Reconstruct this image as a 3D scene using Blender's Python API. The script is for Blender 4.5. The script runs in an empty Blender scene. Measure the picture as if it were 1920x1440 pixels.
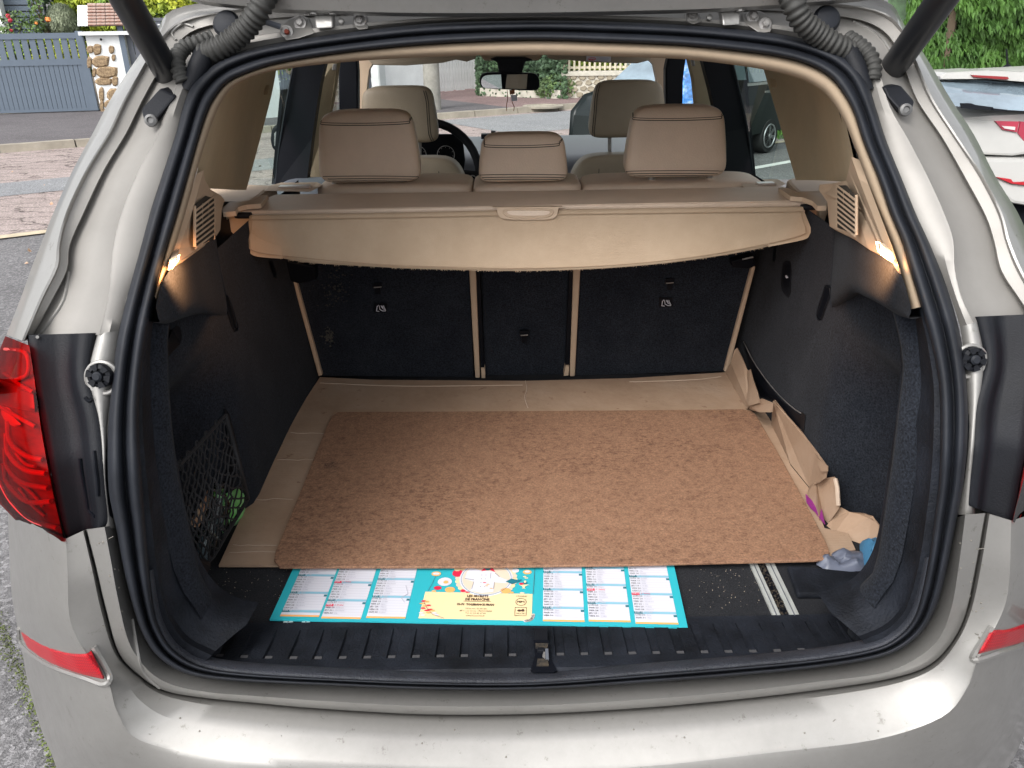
import bpy, bmesh, math, random
from mathutils import Vector as V, Matrix, noise
from mathutils.bvhtree import BVHTree
R = math.radians
random.seed(7)
SC = bpy.context.scene
COL = SC.collection
# ------------------------------------------------------------------ camera
F = 1500.0                       # focal length in pixels of a 1920 px wide frame
PC, TILT, ROLL = R(25.0), R(1.2), R(0.9)   # pitch seen from the car, nose-up tilt of the parked car, roll of the phone
CC = V((-0.04, -0.83, 1.55))     # camera in the car's own frame
CW = V((-0.04, -0.83, 1.515))    # camera in the world
M = Matrix.Translation(CW) @ Matrix.Rotation(TILT, 4, 'X') @ Matrix.Translation(-CC)
PW = PC - TILT
cam = bpy.data.objects.new('camera', bpy.data.cameras.new('camera'))
COL.objects.link(cam)
rt, fw, up = V((1,0,0)), V((0,math.cos(PW),-math.sin(PW))), V((0,math.sin(PW),math.cos(PW)))
X = rt*math.cos(ROLL)-up*math.sin(ROLL); Y = rt*math.sin(ROLL)+up*math.cos(ROLL); Z = -fw
cam.matrix_world = Matrix(((X.x,Y.x,Z.x,CW.x),(X.y,Y.y,Z.y,CW.y),(X.z,Y.z,Z.z,CW.z),(0,0,0,1)))
cam.data.sensor_width = 36; cam.data.lens = F/1920*36
cam.data.clip_start = 0.02; cam.data.clip_end = 800
SC.camera = cam
# ------------------------------------------------------------------ world, sun, exposure
w = bpy.data.worlds.new('World'); SC.world = w; w.use_nodes = True
nt = w.node_tree; nt.nodes.clear()
sky = nt.nodes.new('ShaderNodeTexSky'); sky.sky_type = 'NISHITA'; sky.sun_disc = False
sky.sun_elevation = R(48); sky.sun_rotation = R(215); sky.dust_density = 4; sky.ozone_density = 1
hs = nt.nodes.new('ShaderNodeHueSaturation'); hs.inputs['Saturation'].default_value = .16
bg = nt.nodes.new('ShaderNodeBackground'); bg.inputs[1].default_value = .15
wo = nt.nodes.new('ShaderNodeOutputWorld')
nt.links.new(sky.outputs[0], hs.inputs['Color']); nt.links.new(hs.outputs[0], bg.inputs[0]); nt.links.new(bg.outputs[0], wo.inputs[0])
sl = bpy.data.lights.new('sun', 'SUN'); sl.energy = .6; sl.angle = R(25); sl.color = (1,.95,.9)
so = bpy.data.objects.new('sun', sl); COL.objects.link(so)
so.rotation_euler = (R(42), 0, R(-35))
SC.view_settings.view_transform = 'Standard'; SC.view_settings.look = 'None'
SC.view_settings.gamma = 1; SC.view_settings.use_curve_mapping = False
SC.view_settings.exposure = 1.15
SC.render.engine = 'CYCLES'
SC.cycles.max_bounces = 10; SC.cycles.transparent_max_bounces = 16

# ------------------------------------------------------------------ pixel rays -> points
def ray(px, py, world=False):
    dx, dy = px-960, py-720
    x = dx*math.cos(ROLL)-dy*math.sin(ROLL); y = dx*math.sin(ROLL)+dy*math.cos(ROLL)
    u, v = x/F, y/F
    p = PW if world else PC
    return V((u, math.cos(p)-v*math.sin(p), -(math.sin(p)+v*math.cos(p))))
def PY(px, py, y): d = ray(px,py); return CC+d*((y-CC.y)/d.y)
def PX(px, py, x): d = ray(px,py); return CC+d*((x-CC.x)/d.x)
def PZ(px, py, z): d = ray(px,py); return CC+d*((z-CC.z)/d.z)
def G(px, py, z=0): d = ray(px,py,True); return CW+d*((z-CW.z)/d.z)
def WY(px, py, y): d = ray(px,py,True); return CW+d*((y-CW.y)/d.y)
def PV(px, py, A, B):           # world ray meets the vertical plane through A, B
    d = ray(px,py,True); n = V((B.y-A.y, -(B.x-A.x), 0)); return CW+d*((A-CW).dot(n)/d.dot(n))
ST = [(-1,0.0),(.70,0.0),(.9,.008),(1.05,.035),(1.2,.11),(1.35,.24),(1.5,.40),(1.6,.52),(2.2,1.2)]
def ysurf(z):
    for (a,b),(c,d) in zip(ST, ST[1:]):
        if z <= c: return b+(d-b)*(z-a)/(c-a)
    return ST[-1][1]
def yseat(z): return 1.08-.29*(z-.68)
def PS(px, py, off=0, f=ysurf):
    d = ray(px,py); lo, hi = .2, 4.0
    for _ in range(40):
        t = (lo+hi)/2; p = CC+d*t
        if p.y < f(p.z)+off: lo = t
        else: hi = t
    return CC+d*lo
def lerp(a, b, t): return a+(b-a)*t
def mix2(a, b, t): return (lerp(a[0],b[0],t), lerp(a[1],b[1],t))
def crom(P, k, closed=False):    # catmull-rom over a list of tuples/vectors
    n = len(P); out = []
    seg = n if closed else n-1
    for i in range(seg):
        p = [P[(i+j-1) % n] if closed else P[min(max(i+j-1,0),n-1)] for j in range(4)]
        for s in range(k):
            t = s/k
            c = (-.5*t+t*t-.5*t**3, 1-2.5*t*t+1.5*t**3, .5*t+2*t*t-1.5*t**3, -.5*t*t+.5*t**3)
            out.append(tuple(sum(c[j]*p[j][q] for j in range(4)) for q in range(len(P[0]))))
    if not closed: out.append(tuple(P[-1]))
    return out

# ------------------------------------------------------------------ materials
MATS = {}
def mat(name, col, rough=.5, metal=0, bump=0, bscale=80, vary=0, vscale=6, coat=0, col2=None, sheen=0, spec=None, stretch=(1,1,1), build=None):
    m = bpy.data.materials.new(name); m.use_nodes = True; n = m.node_tree; b = n.nodes['Principled BSDF']
    b.inputs['Base Color'].default_value = (*col,1); b.inputs['Roughness'].default_value = rough
    b.inputs['Metallic'].default_value = metal; b.inputs['Coat Weight'].default_value = coat
    b.inputs['Coat Roughness'].default_value = .06
    if sheen: b.inputs['Sheen Weight'].default_value = sheen; b.inputs['Sheen Roughness'].default_value = .6
    if spec is not None: b.inputs['Specular IOR Level'].default_value = spec
    tc = n.nodes.new('ShaderNodeTexCoord'); mp = n.nodes.new('ShaderNodeMapping'); mp.inputs['Scale'].default_value = stretch
    n.links.new(tc.outputs['Object'], mp.inputs[0])
    if vary or col2:
        t = n.nodes.new('ShaderNodeTexNoise'); t.inputs['Scale'].default_value = vscale; t.inputs['Detail'].default_value = 8; t.inputs['Roughness'].default_value = .65
        n.links.new(mp.outputs[0], t.inputs['Vector'])
        r = n.nodes.new('ShaderNodeValToRGB'); e = r.color_ramp.elements
        c2 = col2 or tuple(c*(1-vary) for c in col); c1 = col if col2 else tuple(min(1,c*(1+vary)) for c in col)
        e[0].position = .36; e[0].color = (*c2,1); e[1].position = .64; e[1].color = (*c1,1)
        n.links.new(t.outputs['Fac'], r.inputs[0]); n.links.new(r.outputs[0], b.inputs['Base Color'])
    if bump:
        t2 = n.nodes.new('ShaderNodeTexNoise'); t2.inputs['Scale'].default_value = bscale; t2.inputs['Detail'].default_value = 4
        n.links.new(mp.outputs[0], t2.inputs['Vector'])
        bp = n.nodes.new('ShaderNodeBump'); bp.inputs['Strength'].default_value = bump; bp.inputs['Distance'].default_value = .002
        n.links.new(t2.outputs['Fac'], bp.inputs['Height']); n.links.new(bp.outputs[0], b.inputs['Normal'])
    if build: build(n, b, mp)
    MATS[name] = m; return m
def glassmat(name, tint, refl=1.0, rough=.0):
    m = bpy.data.materials.new(name); m.use_nodes = True; n = m.node_tree; n.nodes.clear()
    o = n.nodes.new('ShaderNodeOutputMaterial'); t = n.nodes.new('ShaderNodeBsdfTransparent'); t.inputs[0].default_value = (*tint,1)
    g = n.nodes.new('ShaderNodeBsdfGlossy'); g.inputs['Roughness'].default_value = rough; g.inputs[0].default_value = (refl,refl,refl,1)
    f = n.nodes.new('ShaderNodeFresnel'); f.inputs[0].default_value = 1.45; x = n.nodes.new('ShaderNodeMixShader')
    n.links.new(f.outputs[0], x.inputs[0]); n.links.new(t.outputs[0], x.inputs[1]); n.links.new(g.outputs[0], x.inputs[2]); n.links.new(x.outputs[0], o.inputs[0])
    return m
def ramp(n, src, stops):
    r = n.nodes.new('ShaderNodeValToRGB'); e = r.color_ramp.elements
    while len(e) < len(stops): e.new(.5)
    for k,(p,c) in enumerate(stops): e[k].position = p; e[k].color = (*c,1)
    n.links.new(src, r.inputs[0]); return r.outputs[0]
def tex(n, vec, kind='Noise', scale=5, detail=6, **k):
    t = n.nodes.new('ShaderNodeTex'+kind); t.inputs['Scale'].default_value = scale
    if kind == 'Noise': t.inputs['Detail'].default_value = detail; t.inputs['Roughness'].default_value = k.get('rough',.6)
    n.links.new(vec, t.inputs['Vector'])
    if kind == 'Voronoi': t.feature = k.get('feature','F1')
    return t
def mul(n, a, b, mode='MULTIPLY', fac=1.0):
    x = n.nodes.new('ShaderNodeMix'); x.data_type = 'RGBA'; x.blend_type = mode; x.inputs[0].default_value = fac
    n.links.new(a, x.inputs[6]); n.links.new(b, x.inputs[7]); return x.outputs[2]
def b_paint(n, b, mp):
    a = tex(n, mp.outputs[0], scale=7, detail=10, rough=.75)
    sp = tex(n, mp.outputs[0], scale=55, detail=6, rough=.8)
    c = ramp(n, a.outputs['Fac'], [(.3,(.240,.234,.223)),(.62,(.282,.276,.263))])
    s = ramp(n, sp.outputs['Fac'], [(.30,(.62,.60,.57)),(.40,(1,1,1))])
    n.links.new(mul(n, c, s), b.inputs['Base Color'])
    rr = ramp(n, a.outputs['Fac'], [(.3,(.52,.52,.52)),(.7,(.41,.41,.41))]); n.links.new(rr, b.inputs['Roughness'])
    fl = tex(n, mp.outputs[0], scale=1800, detail=1); bp = n.nodes.new('ShaderNodeBump'); bp.inputs['Strength'].default_value = .05; bp.inputs['Distance'].default_value = .0004
    n.links.new(fl.outputs['Fac'], bp.inputs['Height']); n.links.new(bp.outputs[0], b.inputs['Normal'])
PAINT = mat('champagne_silver_paint', (.47,.44,.41), .3, .58, coat=.5, build=b_paint)
JAMB = mat('jamb_paint_shade_dulled', (.25,.24,.225), .5, .3, vary=.08, vscale=6, bump=.04, bscale=90)  # uncoated jamb paint, also kept dull to stand in for gutter shade
def b_carpet(n, b, mp):
    a = tex(n, mp.outputs[0], scale=320, detail=3); a2 = tex(n, mp.outputs[0], scale=9, detail=7, rough=.7); d = tex(n, mp.outputs[0], 'Voronoi', 75)
    c = ramp(n, a2.outputs['Fac'], [(.3,(.0095,.0115,.0165)),(.7,(.0175,.0205,.027))])
    f = ramp(n, a.outputs['Fac'], [(.3,(.35,.35,.35)),(.7,(1.7,1.7,1.7))])
    dd = ramp(n, d.outputs['Distance'], [(.0,(.22,.2,.17)),(.045,(0,0,0))])
    n.links.new(mul(n, mul(n, c, f), dd, 'ADD', .6), b.inputs['Base Color'])
    bp = n.nodes.new('ShaderNodeBump'); bp.inputs['Strength'].default_value = .4; bp.inputs['Distance'].default_value = .0012
    n.links.new(a.outputs['Fac'], bp.inputs['Height']); n.links.new(bp.outputs[0], b.inputs['Normal'])
CARPET = mat('boot_carpet', (.02,.024,.03), 1, sheen=.03, spec=.08, build=b_carpet)
def b_floor(n, b, mp):
    a = tex(n, mp.outputs[0], scale=420, detail=2); a2 = tex(n, mp.outputs[0], scale=6, detail=9, rough=.75); d = tex(n, mp.outputs[0], 'Voronoi', 130)
    g = tex(n, mp.outputs[0], scale=14, detail=5)
    c = ramp(n, a2.outputs['Fac'], [(.3,(.009,.010,.013)),(.72,(.024,.025,.028))])
    f = ramp(n, a.outputs['Fac'], [(.3,(.5,.5,.5)),(.75,(1.6,1.6,1.6))])
    dd = ramp(n, d.outputs['Distance'], [(.0,(.34,.28,.2)),(.07,(0,0,0))])
    gm = ramp(n, g.outputs['Fac'], [(.48,(0,0,0)),(.62,(1,1,1))])
    n.links.new(mul(n, mul(n, c, f), mul(n, dd, gm), 'ADD', .8), b.inputs['Base Color'])
    bp = n.nodes.new('ShaderNodeBump'); bp.inputs['Strength'].default_value = .8; bp.inputs['Distance'].default_value = .001
    n.links.new(a.outputs['Fac'], bp.inputs['Height']); n.links.new(bp.outputs[0], b.inputs['Normal'])
FLOORC = mat('dusty_floor_carpet', (.02,.02,.022), .95, spec=.2, build=b_floor)
RUBBER = mat('seal_rubber', (.011,.013,.018), .6, spec=.3, bump=.05, bscale=60, vary=.25, vscale=14)
BPLAST = mat('black_plastic', (.007,.008,.011), .55, spec=.22, bump=.25, bscale=500, vary=.25, vscale=8)
SILLM = mat('grained_sill_plastic', (.010,.012,.017), .65, spec=.2, bump=.7, bscale=260, vary=.5, vscale=11)
BDARK = mat('dark_plastic', (.004,.005,.008), .5, spec=.15)
CROAK = mat('beige_trim', (.48,.36,.255), .62, bump=.12, bscale=400, vary=.05, vscale=5)
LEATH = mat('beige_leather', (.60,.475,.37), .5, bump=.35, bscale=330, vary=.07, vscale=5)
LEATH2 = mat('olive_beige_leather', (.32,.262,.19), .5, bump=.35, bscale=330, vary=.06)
PILLF = mat('pillar_fabric', (.44,.36,.24), .85, bump=.5, bscale=420, vary=.06)
def b_cover(n, b, mp):
    wv = tex(n, mp.outputs[0], 'Voronoi', 700); a = tex(n, mp.outputs[0], scale=6, detail=9, rough=.7)
    c = ramp(n, a.outputs['Fac'], [(.33,(.40,.295,.198)),(.66,(.47,.355,.248))])
    n.links.new(c, b.inputs['Base Color'])
    bp = n.nodes.new('ShaderNodeBump'); bp.inputs['Strength'].default_value = .35; bp.inputs['Distance'].default_value = .0008
    n.links.new(wv.outputs['Distance'], bp.inputs['Height']); n.links.new(bp.outputs[0], b.inputs['Normal'])
COVER = mat('cover_fabric', (.5,.38,.27), .75, build=b_cover)
THREAD = mat('dark_thread', (.02,.018,.016), .8)
STEEL = mat('bolt_steel', (.33,.32,.31), .42, .6, vary=.2, vscale=40)
ALU = mat('brushed_rail', (.50,.52,.50), .42, .35, vary=.12, vscale=30, bump=.1, bscale=200, stretch=(8,1,1))
DIRT = mat('dirt', (.055,.042,.028), 1, bump=.8, bscale=200, col2=(.012,.011,.010), vscale=90)
def b_card(n, b, mp):
    a = tex(n, mp.outputs[0], scale=5, detail=10, rough=.7); l = n.nodes.new('ShaderNodeTexWave'); l.inputs['Scale'].default_value = 45; l.inputs['Distortion'].default_value = 1.5
    l.bands_direction = 'Y'; n.links.new(mp.outputs[0], l.inputs['Vector'])
    s = tex(n, mp.outputs[0], scale=30, detail=6)
    c = ramp(n, a.outputs['Fac'], [(.3,(.285,.185,.12)),(.5,(.345,.235,.158)),(.7,(.39,.28,.20))])
    st = ramp(n, s.outputs['Fac'], [(.27,(.6,.5,.45)),(.36,(1,1,1))])
    n.links.new(mul(n, c, st), b.inputs['Base Color'])
    cr = tex(n, mp.outputs[0], 'Voronoi', 7, feature='DISTANCE_TO_EDGE'); cm = ramp(n, cr.outputs['Distance'], [(0,(0,0,0)),(.025,(1,1,1))])
    ad = mul(n, l.outputs['Color'], cm, 'MULTIPLY', .9)
    bp = n.nodes.new('ShaderNodeBump'); bp.inputs['Strength'].default_value = .10; bp.inputs['Distance'].default_value = .002
    n.links.new(ad, bp.inputs['Height'])
    wr=tex(n, mp.outputs[0], scale=16, detail=6, rough=.55); b2=n.nodes.new('ShaderNodeBump'); b2.inputs['Strength'].default_value=.55; b2.inputs['Distance'].default_value=.006
    n.links.new(wr.outputs['Fac'], b2.inputs['Height']); n.links.new(bp.outputs[0], b2.inputs['Normal']); n.links.new(b2.outputs[0], b.inputs['Normal'])
CARD = mat('cardboard', (.34,.22,.14), .8, build=b_card)
def b_board(n, b, mp):
    m2 = n.nodes.new('ShaderNodeMapping'); m2.inputs['Scale'].default_value = (24,42,30); n.links.new(mp.outputs[0], m2.inputs[0])
    a = tex(n, m2.outputs[0], scale=3.6, detail=9, rough=.75); k = tex(n, mp.outputs[0], scale=3.2, detail=4, rough=.6); g = tex(n, mp.outputs[0], scale=330, detail=3)
    bl = tex(n, mp.outputs[0], scale=70, detail=7, rough=.7)
    mask = ramp(n, k.outputs['Fac'], [(.42,(.25,.25,.25)),(.60,(.85,.85,.85))])
    c = ramp(n, a.outputs['Fac'], [(.34,(.05,.022,.015)),(.44,(.165,.082,.048)),(.52,(.265,.143,.084)),(.75,(.315,.178,.108))])
    base = ramp(n, bl.outputs['Fac'], [(.27,(.13,.064,.038)),(.42,(.252,.135,.080)),(.7,(.315,.178,.108))])
    mx = n.nodes.new('ShaderNodeMix'); mx.data_type = 'RGBA'; n.links.new(mask, mx.inputs[0]); n.links.new(c, mx.inputs[6]); n.links.new(base, mx.inputs[7])
    gg = ramp(n, g.outputs['Fac'], [(.3,(.60,.60,.60)),(.7,(1.28,1.28,1.28))])
    n.links.new(mul(n, mx.outputs[2], gg), b.inputs['Base Color'])
    bp = n.nodes.new('ShaderNodeBump'); bp.inputs['Strength'].default_value = .5; bp.inputs['Distance'].default_value = .0008
    n.links.new(g.outputs['Fac'], bp.inputs['Height']); n.links.new(bp.outputs[0], b.inputs['Normal'])
BOARD = mat('hardboard', (.36,.19,.12), .8, build=b_board)
GLASS_S = glassmat('side_glass', (.74,.88,.83), .7); GLASS_F = glassmat('windscreen_glass', (.97,.99,.98), .8)
LENS = glassmat('red_lens', (.85,.07,.07), .22, .03); LENSW = glassmat('clear_lens', (.95,.82,.8), 1.0, .02)
CLEAR = glassmat('clear_plastic', (.86,.9,.9), 1.0, .05)
RED = mat('lamp_red', (.62,.012,.014), .3, coat=.5); REDB = mat('lamp_bright_red', (.70,.02,.015), .35); LRED = mat('lamp_mid_red', (.36,.007,.010), .35, col2=(.17,.004,.008), vscale=22, stretch=(1,1,3)); REDD = mat('lamp_dark_red', (.20,.008,.01), .35)
def b_ref(n, b, mp):
    v = n.nodes.new('ShaderNodeTexChecker'); v.inputs['Scale'].default_value = 420; n.links.new(mp.outputs[0], v.inputs['Vector'])
    v.inputs[1].default_value = (.42,.006,.012,1); v.inputs[2].default_value = (.24,.003,.010,1); n.links.new(v.outputs[0], b.inputs['Base Color'])
REFL = mat('reflector_red', (.6,.01,.02), .35, coat=.15, spec=.3, build=b_ref)
ORANGE = mat('lamp_orange', (1,.18,.02), .3); LAMPW = mat('lamp_white', (.62,.55,.52), .3, .4)
def flat(name, c, r=.5): return mat(name, c, r, spec=.35)
TEAL = flat('print_teal',(.03,.40,.47),.35); PWHITE = flat('print_white',(.63,.63,.69)); DTEAL = flat('print_dark_teal',(.015,.15,.20)); LBLUE = flat('print_light_blue',(.22,.46,.58))
CREAM = flat('print_cream',(.78,.62,.36)); INK = flat('print_ink',(.10,.10,.12)); INKB = flat('print_brown',(.07,.035,.03)); PRED = flat('print_red',(.65,.02,.06)); PORG = flat('print_orange',(.80,.40,.13)); PSAND = flat('print_sand',(.66,.56,.44)); PGREY = flat('print_grey',(.45,.45,.52))
NET = mat('net_cord', (.010,.010,.012), .8); GREENP = mat('green_wrapper', (.36,.66,.34), .35, col2=(.10,.48,.06), vscale=26); BROCH = mat('brochure', (.35,.16,.08), .5, col2=(.55,.45,.33), vscale=30)
BAGG = mat('grey_bag', (.11,.125,.17), .42, bump=.3, bscale=20, vary=.2, vscale=9); BAGB = mat('blue_bag', (.05,.17,.30), .6, bump=.5, bscale=150); PURP = mat('purple_bag', (.22,.02,.18), .5)
def lampmat(name, col, st):
    m = bpy.data.materials.new(name); m.use_nodes = True; b = m.node_tree.nodes['Principled BSDF']
    b.inputs['Emission Color'].default_value = (*col,1); b.inputs['Emission Strength'].default_value = st; b.inputs['Base Color'].default_value = (.8,.6,.4,1); return m
BOOTL = lampmat('lit_lamp_lens', (1,.62,.28), 9)
DASH = mat('dash_plastic', (.14,.155,.18), .38, bump=.1, bscale=300); DIAL = mat('dial_print', (.5,.5,.5), .4); MIRG = mat('mirror_glass', (.9,.9,.9), .01, 1)
TYRE = mat('tyre_rubber', (.02,.02,.02), .8, bump=.3, bscale=60); RIM = mat('alloy_rim', (.55,.56,.57), .3, .85)
WPAINT = mat('white_car_paint', (.37,.367,.35), .35, .0, coat=.3, vary=.03); BPAINT = mat('black_car_paint', (.005,.009,.009), .35, .0, coat=.1, spec=.3); DGLASS = mat('reflecting_glass', (.10,.13,.15), .03, .0, coat=1, spec=1)
WGLASS = mat('pale_rear_window', (.28,.36,.42), .04, .45, coat=1, vary=.3, vscale=2)
GATEM = mat('slate_blue_paint', (.105,.135,.175), .5, vary=.06, vscale=3); RENDER = mat('white_render', (.72,.74,.74), .9, bump=.4, bscale=40, vary=.07, vscale=2); RENDERG = mat('grey_white_render', (.50,.53,.53), .9, bump=.4, bscale=40, vary=.1, vscale=2)
FENCEM = mat('dark_grey_panel', (.10,.11,.13), .6, vary=.1, vscale=4); FPW = mat('white_fence_paint', (.77,.79,.79), .6, vary=.08, vscale=4)
TILEM = mat('roof_tile', (.24,.12,.09), .85, col2=(.38,.30,.26), vscale=9, bump=.5, bscale=60); STONE = mat('meuliere_stone', (.40,.29,.17), .95, col2=(.15,.10,.06), vscale=30, bump=1, bscale=50)
STONE2 = mat('wall_stone', (.36,.32,.24), .95, col2=(.24,.20,.15), vscale=6, bump=.8, bscale=30); MORTAR = mat('mortar', (.52,.49,.42), .95, bump=.5, bscale=40, vary=.1)
CONC = mat('concrete_pole', (.28,.27,.24), .95, bump=.6, bscale=30, vary=.2, vscale=5); RAILM = mat('weathered_pale_railing', (.52,.47,.36), .8, vary=.15, vscale=5); BINM = mat('pale_bin', (.33,.38,.38), .6); BINL = mat('yellow_lid', (.55,.55,.10), .6)
def leafm(name, c1, c2, rough=.7): 
    def bb(n,b,mp):
        t = tex(n, mp.outputs[0], scale=1.7, detail=5); t2 = tex(n, mp.outputs[0], scale=14, detail=3)
        c = ramp(n, t.outputs['Fac'], [(.35,c2),(.65,c1)]); f = ramp(n, t2.outputs['Fac'], [(.3,(.6,.6,.6)),(.7,(1.3,1.3,1.3))])
        n.links.new(mul(n,c,f), b.inputs['Base Color'])
    return mat(name, c1, rough, build=bb)
HEDGE = leafm('hedge_leaf', (.075,.175,.022), (.03,.085,.012)); IVY = leafm('ivy_leaf', (.07,.13,.055), (.04,.075,.04)); YLEAF = leafm('yellow_green_leaf', (.42,.44,.03), (.12,.24,.03)); LAV = leafm('grey_green_leaf', (.22,.25,.16), (.11,.14,.09)); ROSEL = leafm('rose_leaf', (.14,.24,.06), (.08,.12,.05)); PETALR = mat('red_petal', (.6,.06,.10), .6); PETALO = mat('orange_petal', (.85,.32,.08), .6); GRASSM = leafm('grass_blade', (.10,.24,.03), (.05,.13,.02)); MOSSM = leafm('moss', (.12,.16,.03), (.07,.08,.03))
def b_asph(c1, c2, cracks=0, sp=.5):
    def f(n,b,mp):
        a = tex(n, mp.outputs[0], scale=1.3, detail=9, rough=.7); g = tex(n, mp.outputs[0], 'Voronoi', 85); g2 = tex(n, mp.outputs[0], scale=160, detail=2)
        c = ramp(n, a.outputs['Fac'], [(.3,c1),(.7,c2)])
        s = ramp(n, g.outputs['Color'], [(.15,(1-sp,)*3),(.6,(1,)*3),(.85,(1+sp*1.6,)*3)]); s2 = ramp(n, g2.outputs['Fac'], [(.3,(.7,)*3),(.7,(1.3,)*3)])
        o = mul(n, mul(n,c,s), s2)
        if cracks:
            nz = tex(n, mp.outputs[0], scale=3, detail=5); 
            m2 = n.nodes.new('ShaderNodeMapping'); m2.inputs['Scale'].default_value = (.55,1.5,1); n.links.new(mp.outputs[0], m2.inputs[0])
            ad = n.nodes.new('ShaderNodeVectorMath'); ad.operation = 'MULTIPLY_ADD'; ad.inputs[1].default_value = (.35,.35,.35); n.links.new(nz.outputs['Color'], ad.inputs[0]); n.links.new(m2.outputs[0], ad.inputs[2])
            e = tex(n, ad.outputs[0], 'Voronoi', cracks, feature='DISTANCE_TO_EDGE'); cr = ramp(n, e.outputs['Distance'], [(.0,(.18,.16,.15)),(.035,(1,1,1))])
            gt = tex(n, mp.outputs[0], scale=.9, detail=3); gm = n.nodes.new('ShaderNodeMix'); gm.data_type='RGBA'
            gr = ramp(n, gt.outputs['Fac'], [(.34,(0,0,0)),(.46,(1,1,1))]); n.links.new(gr, gm.inputs[0]); gm.inputs[6].default_value=(1,1,1,1); n.links.new(cr, gm.inputs[7])
            o = mul(n, o, gm.outputs[2])
        n.links.new(o, b.inputs['Base Color'])
        bp = n.nodes.new('ShaderNodeBump'); bp.inputs['Strength'].default_value = .6; bp.inputs['Distance'].default_value = .01
        n.links.new(g2.outputs['Fac'], bp.inputs['Height']); n.links.new(bp.outputs[0], b.inputs['Normal'])
    return f
ASPH = mat('grey_asphalt', (.16,)*3, .9, build=b_asph((.11,.107,.11),(.18,.176,.18),0,.35)); ROADM = mat('cracked_pinkish_road', (.3,.25,.23), .9, build=b_asph((.25,.205,.19),(.37,.305,.285),2.2,.3))
ROADG = mat('grey_road_patch', (.16,)*3, .9, build=b_asph((.185,.19,.20),(.25,.255,.26),0,.3)); PAVM = mat('dark_pavement', (.11,)*3, .9, build=b_asph((.085,.078,.082),(.13,.12,.125),0,.3)); PAVR = mat('reddish_pavement', (.2,.13,.13), .9, build=b_asph((.16,.105,.10),(.24,.165,.16),0,.3))
KERBM = mat('kerb_stone', (.30,.27,.22), .9, vary=.2, vscale=3, bump=.5, bscale=40); LINEM = mat('faded_line', (.45,.38,.27), .9, vary=.2, vscale=10); WLINE = mat('white_line', (.62,.62,.6), .8, vary=.1); SLABM = mat('pale_threshold', (.28,.27,.27), .9, vary=.15, vscale=4, bump=.4, bscale=30); EARTH = mat('earth', (.10,.075,.05), 1, bump=.8, bscale=30)

# ------------------------------------------------------------------ mesh helpers
ORG = {}
def mk(name, verts, faces, m, parent=None, smooth=True, ang=40, car=True, solid=0, bevel=0, sub=0, label=None, cat=None, group=None, kind=None, base=False):
    vs = [V(v) for v in verts]
    lo = V((min(v.x for v in vs),min(v.y for v in vs),min(v.z for v in vs))); hi = V((max(v.x for v in vs),max(v.y for v in vs),max(v.z for v in vs)))
    c = (lo+hi)/2
    if parent is None: c.z = lo.z
    me = bpy.data.meshes.new(name); me.from_pydata([v-c for v in vs], [], faces); me.update()
    mats = m if isinstance(m, list) else [m]
    for k in mats: me.materials.append(k)
    if smooth:
        for p in me.polygons: p.use_smooth = True
        if ang < 180: me.set_sharp_from_angle(angle=R(ang))
    o = bpy.data.objects.new(name, me); COL.objects.link(o); ORG[o.name] = c
    if parent is not None: o.parent = parent; o.location = c-ORG[parent.name]
    elif car: o.matrix_world = M @ Matrix.Translation(c)
    else: o.location = c
    if solid:
        s = o.modifiers.new('solid','SOLIDIFY'); s.thickness = solid; s.offset = -1
    if bevel:
        s = o.modifiers.new('bevel','BEVEL'); s.width = bevel; s.segments = 2; s.limit_method = 'ANGLE'
    if sub:
        s = o.modifiers.new('sub','SUBSURF'); s.levels = sub; s.render_levels = sub
    tag(o, label, cat, group, kind); return o
def tag(o, label=None, cat=None, group=None, kind=None):
    if label: o['label'] = label
    if cat: o['category'] = cat
    if group: o['group'] = group
    if kind: o['kind'] = kind
    return o
def thing(name, loc, label=None, cat=None, group=None, car=True, kind=None):
    o = bpy.data.objects.new(name, None); COL.objects.link(o); c = V(loc); ORG[o.name] = c; o.empty_display_size = .1
    if car: o.matrix_world = M @ Matrix.Translation(c)
    else: o.location = c
    return tag(o, label, cat, group, kind)
def copy_tree(o, parent=None):
    c = o.copy(); COL.objects.link(c); c.parent = parent; ORG[c.name] = ORG.get(o.name, V((0,0,0)))
    for ch in list(o.children): copy_tree(ch, c)
    return c
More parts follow.
